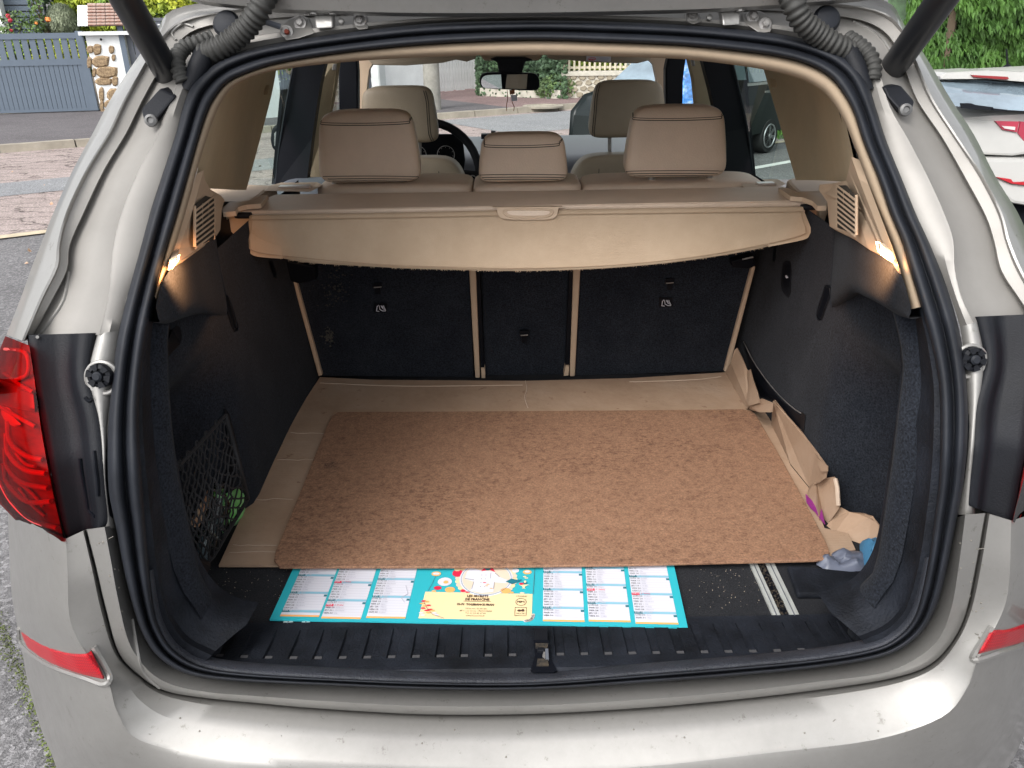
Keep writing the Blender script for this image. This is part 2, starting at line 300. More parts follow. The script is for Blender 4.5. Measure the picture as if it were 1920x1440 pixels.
class MB:
    def __init__(s): s.v = []; s.f = []; s.mi = []; s.cm = 0
    def add(s, v, f):
        n = len(s.v); s.v += [V(x) for x in v]; s.f += [tuple(i+n for i in q) for q in f]; s.mi += [s.cm]*len(f)
    def box(s, c, d, rot=None):
        c = V(c); h = V(d)/2; q = []
        for x in (-1,1):
            for y in (-1,1):
                for z in (-1,1):
                    p = V((x*h.x,y*h.y,z*h.z)); q.append(c+(rot@p if rot else p))
        s.add(q, [(0,1,3,2),(4,6,7,5),(0,4,5,1),(2,3,7,6),(0,2,6,4),(1,5,7,3)])
    def hexa(s, a, b):       # two quads
        s.add(list(a)+list(b), [(0,1,2,3),(7,6,5,4),(0,4,5,1),(1,5,6,2),(2,6,7,3),(3,7,4,0)])
    def prism(s, pts, d):    # polygon extruded by the vector d
        n = len(pts); pts = [V(p) for p in pts]; d = V(d)
        s.add(pts+[p+d for p in pts], [tuple(range(n)), tuple(range(2*n-1,n-1,-1))]+[(i,i+n,(i+1)%n+n,(i+1)%n) for i in range(n)])
    def tube(s, path, r, n=8, closed=False, cap=True):
        path = [V(p) for p in path]; N = len(path); rs = r if isinstance(r,(list,tuple)) else [r]*N
        base = len(s.v); pn = None
        for i,p in enumerate(path):
            a = path[(i-1)%N] if closed or i>0 else p; b = path[(i+1)%N] if closed or i<N-1 else p
            t = (b-a).normalized() if (b-a).length>1e-9 else V((0,0,1))
            if pn is None:
                pn = t.orthogonal().normalized()
            else: pn = (pn-t*pn.dot(t)).normalized()
            bn = t.cross(pn)
            for k in range(n):
                an = 2*math.pi*k/n; s.v.append(p+(pn*math.cos(an)+bn*math.sin(an))*rs[i])
        seg = N if closed else N-1
        for i in range(seg):
            for k in range(n):
                a = base+i*n+k; b_ = base+i*n+(k+1)%n; c = base+((i+1)%N)*n+(k+1)%n; d = base+((i+1)%N)*n+k
                s.f.append((a,b_,c,d)); s.mi.append(s.cm)
        if cap and not closed:
            s.f.append(tuple(base+k for k in range(n))[::-1]); s.f.append(tuple(base+(N-1)*n+k for k in range(n))); s.mi += [s.cm]*2
    def lathe(s, prof, c, ax, n=24):    # prof: (r, h) ; ax axis vector
        c = V(c); ax = V(ax).normalized(); e1 = ax.orthogonal().normalized(); e2 = ax.cross(e1); base = len(s.v)
        for (r,h) in prof:
            for k in range(n):
                a = 2*math.pi*k/n; s.v.append(c+ax*h+(e1*math.cos(a)+e2*math.sin(a))*r)
        for i in range(len(prof)-1):
            for k in range(n):
                s.f.append((base+i*n+k, base+i*n+(k+1)%n, base+(i+1)*n+(k+1)%n, base+(i+1)*n+k)); s.mi.append(s.cm)
        s.f.append(tuple(base+k for k in range(n))[::-1]); s.f.append(tuple(base+(len(prof)-1)*n+k for k in range(n))); s.mi += [s.cm]*2
    def build(s, name, m, parent=None, **k):
        o = mk(name, s.v, s.f, m, parent, **k)
        if isinstance(m, list):
            for p,i in zip(o.data.polygons, s.mi): p.material_index = i
        return o
def grid(rows, closed=False):
    n = len(rows[0]); v = [p for r in rows for p in r]; f = []
    R_ = len(rows)
    for i in range(R_ if closed else R_-1):
        for j in range(n-1):
            a = i*n+j; b = ((i+1)%R_)*n+j; f.append((a,a+1,b+1,b))
    return v, f
def plate(name, pts, th, m, parent, d=None, **k):   # px polygon with depth Y -> slab, thickened away from the camera
    P = [PY(*p) for p in pts]; b = MB(); b.prism(P, d or V((0,th,0))); return b.build(name, m, parent, smooth=k.pop('smooth',False), **k)
def bvh(o): 
    me = o.data; c = ORG[o.name]; return BVHTree.FromPolygons([v.co+c for v in me.vertices], [tuple(p.vertices) for p in me.polygons])
def hit(tr, px, py, lift=.003):
    for T in (tr if isinstance(tr,(list,tuple)) else [tr]):
        d = ray(px,py).normalized(); h = T.ray_cast(CC, d)
        if h[0] is not None: return h[0]-d*lift, (h[1] if h[1].dot(d) < 0 else -h[1])
    return PS(px,py,0), V((0,-1,0))
def cloud(name, pts, n, size, m, parent=None, asp=1.6, seed=1, up=None, **k):
    rnd = random.Random(seed); v = []; f = []
    for _ in range(n):
        c, nn = pts(rnd)
        a = V((rnd.gauss(0,1),rnd.gauss(0,1),rnd.gauss(0,1))).normalized()
        t = (up+a*.55).normalized() if up is not None else a
        b = (t.cross(nn+a*.4)); b = b.normalized() if b.length>1e-6 else t.orthogonal().normalized()
        s = size*rnd.uniform(.6,1.35); i = len(v)
        q = t.cross(b)*s*.18
        v += [c-t*s*asp*.5, c+b*s*.5+q, c+t*s*asp*.5, c-b*s*.5+q]; f.append((i,i+1,i+2,i+3))
    return mk(name, v, f, m, parent, smooth=False, **k)
def text(name, body, size, mtx, m, parent, bold=0, align='CENTER', space=1.0, xs=1.0):
    cu = bpy.data.curves.new(name, 'FONT'); cu.body = body; cu.size = size; cu.align_x = align; cu.space_line = space; cu.resolution_u = 1; cu.offset = bold
    o = bpy.data.objects.new(name+'_tmp', cu); COL.objects.link(o)
    me = bpy.data.meshes.new_from_object(o.evaluated_get(bpy.context.evaluated_depsgraph_get()))
    vs = [mtx @ V((v.co.x*xs, v.co.y, 0)) for v in me.vertices]; fs = [tuple(p.vertices) for p in me.polygons]
    bpy.data.objects.remove(o); bpy.data.meshes.remove(me)
    return mk(name, vs, fs, m, parent, smooth=False)

# ================================================================== GROUND AND STREET (world frame)
def sheet(name, pts, z, m, kind='structure', th=0):
    P = [V((p.x,p.y,z)) for p in pts]
    b = MB()
    if th: b.prism(P, V((0,0,-th)))
    else: b.add(P, [tuple(range(len(P)))])
    return b.build(name, m, None, smooth=False, car=False, kind=kind)
sheet('ground', [V((-300,-300,0)),V((300,-300,0)),V((300,300,0)),V((-300,300,0))], 0, ASPH)
K0, K1 = G(0,288), G(1115,202); KD = (K1-K0).normalized(); KN = V((-KD.y,KD.x,0))      # kerb line and its far side
def kp(s, t, z=0): return K0+KD*s+KN*t+V((0,0,z))
E0 = G(0,446); te = (E0-K0).dot(KN); E1 = G(90,436)
g0 = (G(0,345)-K0).dot(KN); g1 = (G(0,370)-K0).dot(KN)
sheet('road', [kp(-60,te),kp(80,te),kp(80,0),kp(-60,0)], .004, ROADM)
sheet('road_patch', [kp(-60,g1),kp(6,g1),kp(6,g0),kp(-60,g0)], .008, ROADG)
sheet('road_patch', [kp(7,-2.9),kp(80,-2.9),kp(80,-.25),kp(7,-.25)], .008, ROADG)
sheet('parking_edge_line', [kp(-60,te-.09),kp(80,te-.09),kp(80,te+.05),kp(-60,te+.05)], .012, LINEM)
kb = thing('kerb', kp(0,.1), kind='structure', car=False)
s = -30.0
while s < 60:
    L = 1.0; b = MB(); z0 = .11+random.uniform(-.006,.006)
    q = [kp(s+.01,0,0),kp(s+L-.01,0,0),kp(s+L-.01,.18,0),kp(s+.01,.18,0)]; q2 = [kp(s+.01,.02,z0),kp(s+L-.01,.02,z0),kp(s+L-.01,.18,z0),kp(s+.01,.18,z0)]
    b.hexa(q[::-1], q2[::-1]); b.build('kerbstone', KERBM, kb, smooth=False, car=False); s += L
gb = (G(60,214)-K0).dot(KN)
sheet('pavement', [kp(-60,.181),kp(9,.181),kp(9,gb-.9),kp(-60,gb-.9)], .10, PAVM, th=.3)
sheet('pavement_red', [kp(9.003,.181),kp(60,.181),kp(60,9),kp(9.003,9)], .10, PAVR, th=.3)
sheet('pavement_edge_line', [kp(-60,gb-.9),kp(9,gb-.9),kp(9,gb-.6),kp(-60,gb-.6)], .102, LINEM, th=.2)
sheet('gate_threshold', [kp(-60,gb-.6),kp(9,gb-.6),kp(9,gb+.2),kp(-60,gb+.2)], .104, SLABM, th=.2)
sheet('garden_ground', [kp(-60,gb+.2),kp(9,gb+.2),kp(9,gb+30),kp(-60,gb+30)], .09, EARTH, th=.2)
b = MB(); mc = G(1018,198,.104); b.lathe([(.42,-.03),(.42,.004)], mc, (0,0,1), 28); mh = b.build('manhole_cover', KERBM, None, car=False, label='round pale manhole cover in the reddish pavement seen through the windscreen', cat='manhole cover')
b = MB()
for k in range(3):
    n=24; r1=.12+.1*k; pts=[mc+V((math.cos(2*math.pi*i/n)*r1,math.sin(2*math.pi*i/n)*r1,.005)) for i in range(n)]; b.tube(pts,.008,6,closed=True)
b.build('ring_rib', KERBM, mh, car=False)
# white bay line seen through the right window
a0,a1 = G(1400,318), G(1500,300); dd=(a1-a0).normalized(); nn=V((-dd.y,dd.x,0))*.06
sheet('bay_line', [a0-dd*2-nn,a1+dd*1.5-nn,a1+dd*1.5+nn,a0-dd*2+nn], .004, WLINE)
# grass verge and moss
GA = G(1452,262); GB_ = G(1500,262)
def gpts(r): return (GA+V((r.uniform(-.3,3.5),r.uniform(0,3),r.uniform(0,.10))), V((0,0,1)))
cloud('grass_verge', gpts, 9000, .03, GRASSM, None, 4, 3, up=V((0,0,1)), car=False, kind='stuff')
def mpts(r):
    t=r.random(); a=lerp(G(-10,1150),G(120,1470),t); return (a+V((r.gauss(0,.010),r.gauss(0,.010),.002)), V((0,0,1)))
cloud('moss_line', mpts, 700, .006, MOSSM, None, 1, 4, car=False, kind='stuff')
def lvp(r):
    return (V((r.uniform(-9,-1.2), r.uniform(-.5,12), .015)), V((0,0,1)))
cloud('fallen_leaves', lvp, 60, .03, BROCH, None, 1.3, 5, car=False, kind='stuff')

# ---------------- gate, pillar, fence on the left
A, B = kp(*(lambda p:((p-K0).dot(KD),(p-K0).dot(KN)))(G(-60,216,.104)),z=.104), G(186,208,.104)
A.z=B.z=.104; gl=(B-A).length; gd=(B-A).normalized(); gn=V((gd.y,-gd.x,0)); 
if gn.dot(CW-A)<0: gn=-gn
zt = PV(80,62,A,B).z; zr1=PV(80,73,A,B).z; zs=PV(80,111,A,B).z; zr2=PV(80,123,A,B).z; zb=PV(80,205,A,B).z
gate = thing('driveway_gate', A+gd*gl/2, 'slate blue metal driveway gate with open slats above solid boards', 'gate', car=False)
def gbox(s0,s1,z0,z1,d0,d1,nm,m,par,A=A,gd=gd,gn=gn,**k):
    b=MB(); P=[A+gd*s0,A+gd*s1]; q=[]
    for dd_ in (d0,d1):
        q.append([V((p.x,p.y,z))+gn*dd_ for p,z in ((P[0],z0),(P[1],z0),(P[1],z1),(P[0],z1))])
    b.hexa(q[1],q[0]); return b.build(nm,m,par,smooth=False,car=False,**k)
gbox(-3,gl,zr1,zt,-.03,.03,'top_rail',GATEM,gate); gbox(-3,gl,zr2,zs,-.03,.03,'middle_rail',GATEM,gate); gbox(-3,gl,.12,zb,-.03,.03,'bottom_rail',GATEM,gate)
gbox(gl-.14,gl-.005,.12,zt+.03,-.04,.04,'end_post',GATEM,gate)
pitch=(PV(65,90,A,B)-PV(50,90,A,B)).length
s=gl-.14-pitch
while s>-3: gbox(s-pitch*.02,s+pitch*.74,zs,zr1,-.012,.012,'slat',GATEM,gate); s-=pitch
s=gl-.14; bw=pitch*.62
while s>-3: gbox(s-bw+.008,s,zb,zr2,-.02,.016,'board',GATEM,gate); s-=bw
# pillar
pl=B+gd*.06; pr=PV(236,200,A,B); pw=(pr-pl).dot(gd)+.25; zc=PV(185,66,A,B).z
pil = thing('gate_pillar', pl+gd*pw/2, 'white gate pillar with brown rubble stones and a small tiled cap', 'pillar', car=False)
gbox(0,pw,0,zc,-.35,.10,'shaft',RENDER,pil,A=pl)
gbox(-.10,pw+.25,zc,zc+.07,-.45,.20,'cap_base',RENDER,pil,A=pl)
# gabled cap
za=PV(175,20,A,B).z
b=MB(); b.prism([pl-gd*.08+gn*.2+V((0,0,zc+.07)),pl-gd*.08-gn*.45+V((0,0,zc+.07)),pl-gd*.08-gn*.12+V((0,0,za))],gd*(pw+.3)); b.build('gable',RENDER,pil,smooth=False,car=False)
f0=pl+gn*.24+V((0,0,zc+.06)); f1=pl-gn*.10+V((0,0,za+.02)); sl_=(f1-f0)
nr=7
for i in range(nr):
    for j in range(5):
        s0=.12+j*(pw+.12)/5; p0=f0+sl_*(i/nr)+gd*s0; p1=f0+sl_*((i+1.15)/nr)+gd*s0; nv=gd.cross(sl_).normalized(); nv = nv if nv.z>0 else -nv
        wv=gd*((pw+.12)/5-.012); t0=nv*(.035+random.uniform(0,.01)); t1=nv*.012
        b=MB(); b.hexa([p0+t0,p0+wv+t0,p1+wv+t1,p1+t1],[p0,p0+wv,p1+wv,p1]); b.build('tile',TILEM,pil,smooth=False,car=False)
rs=[(160,88,170,98),(172,86,184,100),(201,88,209,98),(172,108,198,122),(180,128,212,142),(160,110,167,124),(170,130,175,142),(178,148,203,158),(207,146,216,158),(182,168,190,186),(199,170,222,186),(184,190,190,205),(194,190,210,202),(186,206,196,214),(206,104,212,112)]
for (x0,y0,x1,y1) in rs:
    cx,cy=(x0+x1)/2+4,(y0+y1)/2; pts=[]
    for k in range(9):
        a=2*math.pi*k/9; rx=(x1-x0)/2*random.uniform(1.2,1.45); ry=(y1-y0)/2*random.uniform(1.4,1.7)
        ca,sa=math.cos(a),math.sin(a); m_=max(abs(ca),abs(sa))**.6
        p=PV(cx+ca/m_*rx,cy+sa/m_*ry,A+gn*.10,B+gn*.10); pts.append(p)
    b=MB(); c_=sum(pts,V((0,0,0)))/9; n9=9
    fr=[c_+(p-c_)*.75+gn*.03 for p in pts]; b.add(pts+fr,[tuple(range(n9,2*n9))]+[(k,(k+1)%n9,(k+1)%n9+n9,k+n9) for k in range(n9)]); b.build('stone',STONE,pil,smooth=False,car=False)
ic=PV(191,80,A+gn*.13,B+gn*.13)
ib=thing('intercom', ic-V((0,0,.1)), 'small grey intercom box on the white gate pillar', 'intercom', car=False)
gbox(-.07,.07,-.13,.13,-.03,.02,'housing',mat('intercom_grey',(.22,.23,.22),.5),ib,A=ic); b=MB(); b.lathe([(.025,0),(.02,.01)],ic+gn*.02+V((0,0,.06)),gn,12); b.build('camera_eye',BDARK,ib,car=False); gbox(-.035,.035,-.05,-.03,.02,.026,'button',FPW,ib,A=ic)
# low wall + panel fence with letterbox
fa=pl+gd*(pw+.02); zw=PV(225,160,A,B).z
lw=thing('low_wall', fa+gd*3, 'low white rendered wall under the dark grey panel fence right of the gate pillar', 'wall', car=False)
gbox(0,5,0,zw-.08,-.2,.03,'wall_body',RENDER,lw,A=fa); gbox(-.06,5,zw-.08,zw,-.25,.08,'coping',FPW,lw,A=fa)
for (x0,y0,x1,y1) in [(216,167,236,186)]:
    pass
zf=PV(240,38,A,B).z
fe=thing('panel_fence', fa+gd*3+V((0,0,zw)), 'dark grey vertical panel fence on the low wall beside the gate pillar', 'fence', car=False)
gbox(-.12,-.02,zw+.01,zf+.06,-.04,.06,'post',GATEM,fe,A=fa+gn*.06); gbox(0,5,zf-.02,zf+.04,-.03,.03,'top_rail',FENCEM,fe,A=fa); gbox(0,5,zw+.06,zw+.10,-.03,.03,'bottom_rail',FENCEM,fe,A=fa)
s=0.0
while s<5: gbox(s,s+.11,zw+.1,zf-.02,-.01,.012,'board',FENCEM,fe,A=fa); s+=.122
for i in range(24): gbox(.05+i*.12,.09+i*.12,zf-.10,zf-.075,.012,.02,'clip',FPW,fe,A=fa) if i<16 else None
lb=PV(250,95,A+gn*.05,B+gn*.05)
lt=thing('letterbox', lb-V((0,0,.2)), 'slate letterbox with white labels fixed to the panel fence', 'letterbox', car=False)
gbox(-.16,.2,-.22,.22,-.03,.08,'box',GATEM,lt,A=lb); gbox(-.13,.05,.10,.17,.08,.086,'label_plate',FPW,lt,A=lb); gbox(-.05,.17,-.02,.05,.08,.086,'label_plate',FPW,lt,A=lb)
text('label_text','46 BIS',.06,Matrix.Translation(lb+gd*.06+gn*.088+V((0,0,0)))@Matrix((( gd.x,0,gn.x,0),(gd.y,0,gn.y,0),(0,1,0,0),(0,0,0,1))),INK,lt)
# garden behind
def behind(px,py,d): return PV(px,py,A-gn*d,B-gn*d)
a_=behind(8,64,2.5); b_=behind(86,64,2.5); zz0=a_.z-1.0; ztop=behind(50,-60,2.5).z
sh=thing('louvred_screen', V(((a_.x+b_.x)/2,(a_.y+b_.y)/2,.09)), 'blue grey horizontal louvred screen behind the roses', 'screen', car=False)
L_=(b_-a_).dot(gd); z=.09; 
gbox(0,L_,.09,ztop,-.06,-.05,'backing',FENCEM,sh,A=a_)
while z<ztop: gbox(.0,L_,z,z+.095,-.05,.0,'louvre',GATEM,sh,A=a_); z+=.125
gbox(L_,L_+.08,.09,ztop,-.06,.04,'post',FENCEM,sh,A=a_)
a2=behind(-120,64,2.2); L2=(behind(12,64,2.2)-a2).dot(gd)
gbox(0,L2,.09,ztop+1,-.3,0,'house_wall',RENDER,None,A=a2,label='white rendered house wall corner at the far left behind the gate',cat='wall')
def ball(c,r,sq=1): 
    def f(rnd):
        d=V((rnd.gauss(0,1),rnd.gauss(0,1),rnd.gauss(0,1))).normalized(); k=rnd.uniform(.55,1.0)**.5
        return (c+V((d.x*r.x,d.y*r.y,d.z*r.z))*k, d)
    return f
def bush(name,c,r,n,size,m,label,asp=1.6,up_=None,seed=1):
    t=thing(name,V((c.x,c.y,.09)),label,'bush',car=False)
    cloud('foliage',ball(c,r),n,size,m,t,asp,seed,up=up_,car=False)
    b=MB(); rr=random.Random(seed)
    for k in range(7): b.tube([V((c.x+rr.uniform(-.05,.05),c.y,.09)),V((c.x,c.y,c.z-r.z*.6))+V((rr.gauss(0,.1),rr.gauss(0,.1),0)),c+V((rr.gauss(0,.4)*r.x,rr.gauss(0,.4)*r.y,rr.gauss(0,.5)*r.z))],[.03,.02,.006],6)
    b.build('stem',EARTH,t,car=False); return t
c=behind(118,40,1.4); rx=(behind(148,40,1.4)-behind(88,40,1.4)).length/2
bush('round_shrub',c,V((rx,rx,rx*1.05)),9000,.035,LAV,'rounded grey green shrub behind the gate left of the pillar',2.6,V((0,0,1)))
c=behind(40,70,1.2); bush('rose_bush',c,V((.55,.4,.55)),1100,.05,ROSEL,'rose bush with pink blooms and red young leaves behind the gate',1.3,None,3)
c=behind(62,-10,1.2); bush('climbing_rose',c,V((.16,.16,1.3)),500,.06,ROSEL,'tall thin climbing rose shoot in front of the louvred screen',1.3,None,4)
c=behind(90,112,.9); bush('green_shrub',c,V((1.7,.25,.42)),3600,.06,YLEAF,'yellow green shrubs showing between the gate slats',1.3,None,5)
def bloom(px,py,m,label,s=.07):
    c=behind(px,py,.75); b=MB(); rr=random.Random(px)
    for k in range(14):
        d=V((rr.gauss(0,1),rr.gauss(0,1),rr.gauss(0,1))).normalized(); e=d.orthogonal().normalized()*s*.5; g_=d.cross(e); p=c+d*s*.45
        b.add([p-e,p-g_,p+e,p+g_],[(0,1,2,3)])
    b.build('rose_bloom',m,None,smooth=False,car=False,label=label,cat='flower')
bloom(15,30,PETALR,'pink rose in front of the louvred screen, upper one of the pink pair'); bloom(19,38,PETALR,'pink rose lower one of the pink pair by the louvred screen'); bloom(90,36,PETALO,'orange rose beside the round shrub',.09); bloom(68,43,PETALO,'small yellow orange rose left of the orange one',.05); bloom(21,57,PETALR,'small red rose low above the gate top rail',.05)
c=behind(285,20,1.6); bush('yellow_hedge',c,V((2.2,.7,.75)),5200,.10,YLEAF,'yellow green leafy hedge above the panel fence',1.3,None,6)
c=behind(215,-40,5); bush('dark_hedge',c+V((0,0,-.2)),V((3.0,1.2,2.2)),9000,.12,IVY,'dark green trees behind the gate pillar',1.3,None,8)

# ---------------- things seen through the windscreen and windows
def vbox(p0,p1,z0,z1,th,nm,m,par=None,**k):
    p0=V((p0.x,p0.y,0)); p1=V((p1.x,p1.y,0)); d=(p1-p0).normalized(); n=V((-d.y,d.x,0))*th
    if n.y<0: n=-n
    b=MB(); b.hexa([V((q.x,q.y,z)) for q,z in ((p0,z0),(p1,z0),(p1,z1),(p0,z1))],[V((q.x,q.y,z))+n for q,z in ((p0,z0),(p1,z0),(p1,z1),(p0,z1))]); return b.build(nm,m,par,smooth=False,car=False,**k)
# white wall left window
a=G(430,226,.1); b2=G(531,219,.1)
vbox(a,b2,0,2.6,.3,'boundary_wall',RENDER,label='pale greenish white garden wall seen through the left rear door window',cat='wall')
rf=thing('iron_railing',G(540,219,.1),'dark iron railing on a low wall beyond the left rear door window','railing',car=False)
a=b2; b3=G(700,203,.1); vbox(a+V((.02,.02,0)),b3,0,.7,.2,'plinth',FENCEM,rf); vbox(a+V((.02,0,0)),b3,1.0,1.06,.05,'rail',FPW,rf)
for k in range(30):
    p=lerp(a,b3,(k+.5)/30)+V((0,.08,0)); b=MB(); b.box((p.x,p.y,1.35),(.03,.03,1.3)); b.build('bar',BDARK,rf,smooth=False,car=False)
c=lerp(a,b3,.5)+V((0,1.5,1.6)); bush('street_shrub',c+V((-1.2,.6,0)),V((1.7,.6,1.4)),3000,.09,YLEAF,'yellow green foliage behind the iron railing',1.3,None,9)
# wall by windscreen
a=G(716,196,.1); b2=G(806,188,.1)
vbox(a,b2,0,2.8,.3,'rendered_wall',RENDER,label='white rendered wall left of the concrete pole in the windscreen',cat='wall')
vbox(a+V((.01,-.06,0)),lerp(a,b2,.12)+V((0,-.06,0)),0,2.8,.05,'wall_return',RENDERG,label='grey edge pier of the white wall in the windscreen',cat='pier')
pb=G(812,205,.1); b=MB(); b.lathe([(.17,0),(.15,2.0),(.13,5.5)],V((pb.x,pb.y,.1)),(0,0,1),12); b.build('utility_pole',CONC,None,car=False,label='weathered round utility pole standing on the pavement before the white fence',cat='pole')
a=G(818,176,.1); b2=G(893,170,.1); a.z=b2.z=0
wf=thing('white_fence',lerp(a,b2,.5),'white vertical board fence seen through the windscreen','fence',car=False)
zt_=PV(850,106,a,b2).z+.25; n_=14
for k in range(n_):
    p0=lerp(a,b2,(k+.06)/n_); p1=lerp(a,b2,(k+.9)/n_); vbox(p0,p1,.15+random.uniform(-.01,.02),zt_,.03,'board',FPW,wf)
vbox(a+V((0,.04,0)),b2+V((0,.04,0)),.5,.6,.05,'rail',FPW,wf); vbox(b2,b2+V((.12,0,0)),.05,zt_+.1,.1,'post',FPW,wf)
# ivy bank
def ivyp(r):
    x=r.uniform(0,1); a=lerp(G(893,178,.1),G(1062,184,.1),x); h=r.uniform(0,1); return (V((a.x,a.y+.3+r.gauss(0,.18)-.25*(1-h),.1+h*2.4)),V((0,-1,.3)))
iv=thing('ivy_bank',G(975,180,.1),'dark ivy hedge between the white fence and the stone wall','hedge',car=False)
cloud('foliage',ivyp,11000,.075,IVY,iv,1.2,11,car=False)
def ivyp2(r): 
    a=lerp(G(893,178,.1),G(1066,184,.1),r.random()); return (V((a.x,a.y+.55,.1+r.random()*2.5)),V((0,-1,0)))
vbox(G(893,178,.1)+V((0,.65,0)),G(1058,184,.1)+V((0,.65,0)),0,2.3,.3,'trunk_mass',EARTH,iv)
vbox(G(900,180,.1),G(1050,185,.1),.05,.28,.2,'kerb_wall',MORTAR,iv)
c=G(1050,184,.1); bush('wall_weeds',c+V((0,.1,.2)),V((.6,.2,.32)),900,.06,ROSEL,'green weeds at the foot of the stone wall',1.6,None,12)
# stone wall with railing
a=G(1052,184,.1); b2=G(1260,182,.1); a.z=b2.z=0; zt_=PV(1090,142,a,b2).z; zr=PV(1090,112,a,b2).z+.15
sw=thing('stone_wall',lerp(a,b2,.5),'low crazy jointed beige stone wall under a pale railing','wall',car=False)
vbox(a,b2,0,zt_,.35,'wall_core',MORTAR,sw); vbox(a+V((0,-.04,0)),b2+V((0,-.04,0)),zt_,zt_+.09,.43,'coping',MORTAR,sw)
wl=(b2-a).length; wd=(b2-a).normalized(); wn=V((wd.y,-wd.x,0)); wn = wn if wn.y<0 else -wn
rr=random.Random(5); cells=[]
cw=.2; y_=.12; row=0
while y_<zt_-.05:
    s=(row%2)*.09
    while s<wl-.1:
        cx=s+rr.uniform(-.02,.02); cy=y_+rr.uniform(-.015,.015)+.05; pts=[]; k7=rr.choice((5,6,7))
        for k in range(k7):
            t=2*math.pi*(k+rr.uniform(-.2,.2))/k7; p=a+wd*(cx+math.cos(t)*.088)+V((0,0,cy+math.sin(t)*.062)); pts.append(p)
        b=MB(); c_=sum(pts,V((0,0,0)))/k7; fr=[c_+(p-c_)*.8+wn*rr.uniform(.02,.03) for p in pts]
        b.add(pts+fr,[tuple(range(k7,2*k7))]+[(k,(k+1)%k7,(k+1)%k7+k7,k+k7) for k in range(k7)]); cells.append(b); s+=cw
    y_+=.125; row+=1
for b in cells[:290]: b.build('stone',STONE2,sw,smooth=False,car=False)
rl=thing('pale_railing',lerp(a,b2,.5)+V((0,0,zt_+.09)),'pale weathered paling railing on top of the stone wall','railing',car=False)
s=.05
while s<wl:
    p=a+wd*s+V((0,.15,0)); vbox(p,p+wd*.045,zt_+.1,zr+.15,.02,'pale',RAILM,rl); s+=.115
vbox(a+V((0,.18,0)),b2+V((0,.18,0)),zt_+.14,zt_+.19,.03,'rail',RAILM,rl); vbox(a+V((0,.18,0)),b2+V((0,.18,0)),zr+.0,zr+.05,.03,'rail',RAILM,rl)
c=lerp(a,b2,.5)+V((0,2.0,1.2)); bush('garden_hedge',c,V((3.0,.8,1.1)),5000,.10,YLEAF,'pale green garden bushes behind the paling railing',1.3,None,13)
c=lerp(G(950,178),G(1200,178),.4)+V((0,8,2.5)); bush('far_trees',c,V((12,2,3.2)),9000,.22,HEDGE,'green trees beyond the street seen at the top of the windscreen',1.3,None,14)
bp_=G(1192,181,.1)+V((0,.25,0)); 
bn=thing('wheelie_bin',V((bp_.x,bp_.y,zt_)),'pale wheelie bin with yellow lid standing behind the stone wall','bin',car=False)
b=MB(); b.hexa([bp_+V((x*.22,y*.22,zt_+.02)) for x,y in ((-1,-1),(1,-1),(1,1),(-1,1))][::-1],[bp_+V((x*.28,y*.26,zr-.05)) for x,y in ((-1,-1),(1,-1),(1,1),(-1,1))][::-1]); b.build('bin_body',BINM,bn,smooth=False,car=False)
b=MB(); b.box(bp_+V((0,0,zr-.02)),(.62,.58,.05)); b.build('lid',BINL,bn,smooth=False,car=False)
# blue patterned panel
def b_swirl(n,b,mp):
    t=tex(n,mp.outputs[0],scale=9,detail=9,rough=.75); t2=tex(n,mp.outputs[0],'Voronoi',26)
    c=ramp(n,t.outputs['Fac'],[(.36,(.02,.10,.42)),(.5,(.06,.28,.75)),(.6,(.55,.65,.9)),(.68,(.75,.25,.12))]); n.links.new(mul(n,c,ramp(n,t2.outputs['Distance'],[(0,(.4,.4,.5)),(.5,(1.3,1.3,1.3))])),b.inputs['Base Color'])
SW=mat('swirl_print',(.1,.2,.6),.3,build=b_swirl)
a=WY(1268,150,5.6); b2=WY(1322,150,5.6); z0=0.0; 
bs=thing('patterned_banner',V(((a.x+b2.x)/2,5.6,0)),'blue and orange swirl patterned banner seen through the right front window','banner',car=False)
vbox(V((a.x,5.6,0)),V((b2.x,5.6,0)),.25,1.75,.02,'panel',SW,bs); 
for xx in (a.x-.02,b2.x+.02): b=MB(); b.box((xx,5.61,.9),(.03,.03,1.8)); b.build('post',STEEL,bs,smooth=False,car=False)

# ---------------- hedge on the right
hA,hB=WY(1560,150,10.5),WY(2500,150,6.5)
hA=V((4.6,9.4,0)); hB=V((12.5,3.2,0)); hd=(hB-hA); hn=V((hd.y,-hd.x,0)).normalized(); hn = hn if hn.dot(CW-hA)>0 else -hn
hg=thing('conifer_hedge',lerp(hA,hB,.5),'tall bright green clipped conifer hedge behind the white car','hedge',car=False)
def hp(r):
    s=r.random(); z=r.uniform(0,3.4); bulge=noise.noise(V((s*14,z*1.3,0)))*.35+noise.noise(V((s*50,z*5,3)))*.14
    d=r.random()**2*.35; return (hA+hd*s+hn*(bulge-d)+V((0,0,z)), hn)
cloud('foliage',hp,105000,.031,HEDGE,hg,3.6,21,up=V((-.35,0,1)),car=False)
bk=[hA-hn*.35-hd*.03,hB-hn*.35]; vbox(bk[0],bk[1],0,3.2,.5,'inner_mass',IVY,hg)
b=MB()
for k in range(10): p=hA+hd*((k+.5)/10)-hn*.1; b.tube([p,p+V((0,0,3))],.05,6)
b.build('trunk',EARTH,hg,car=False)

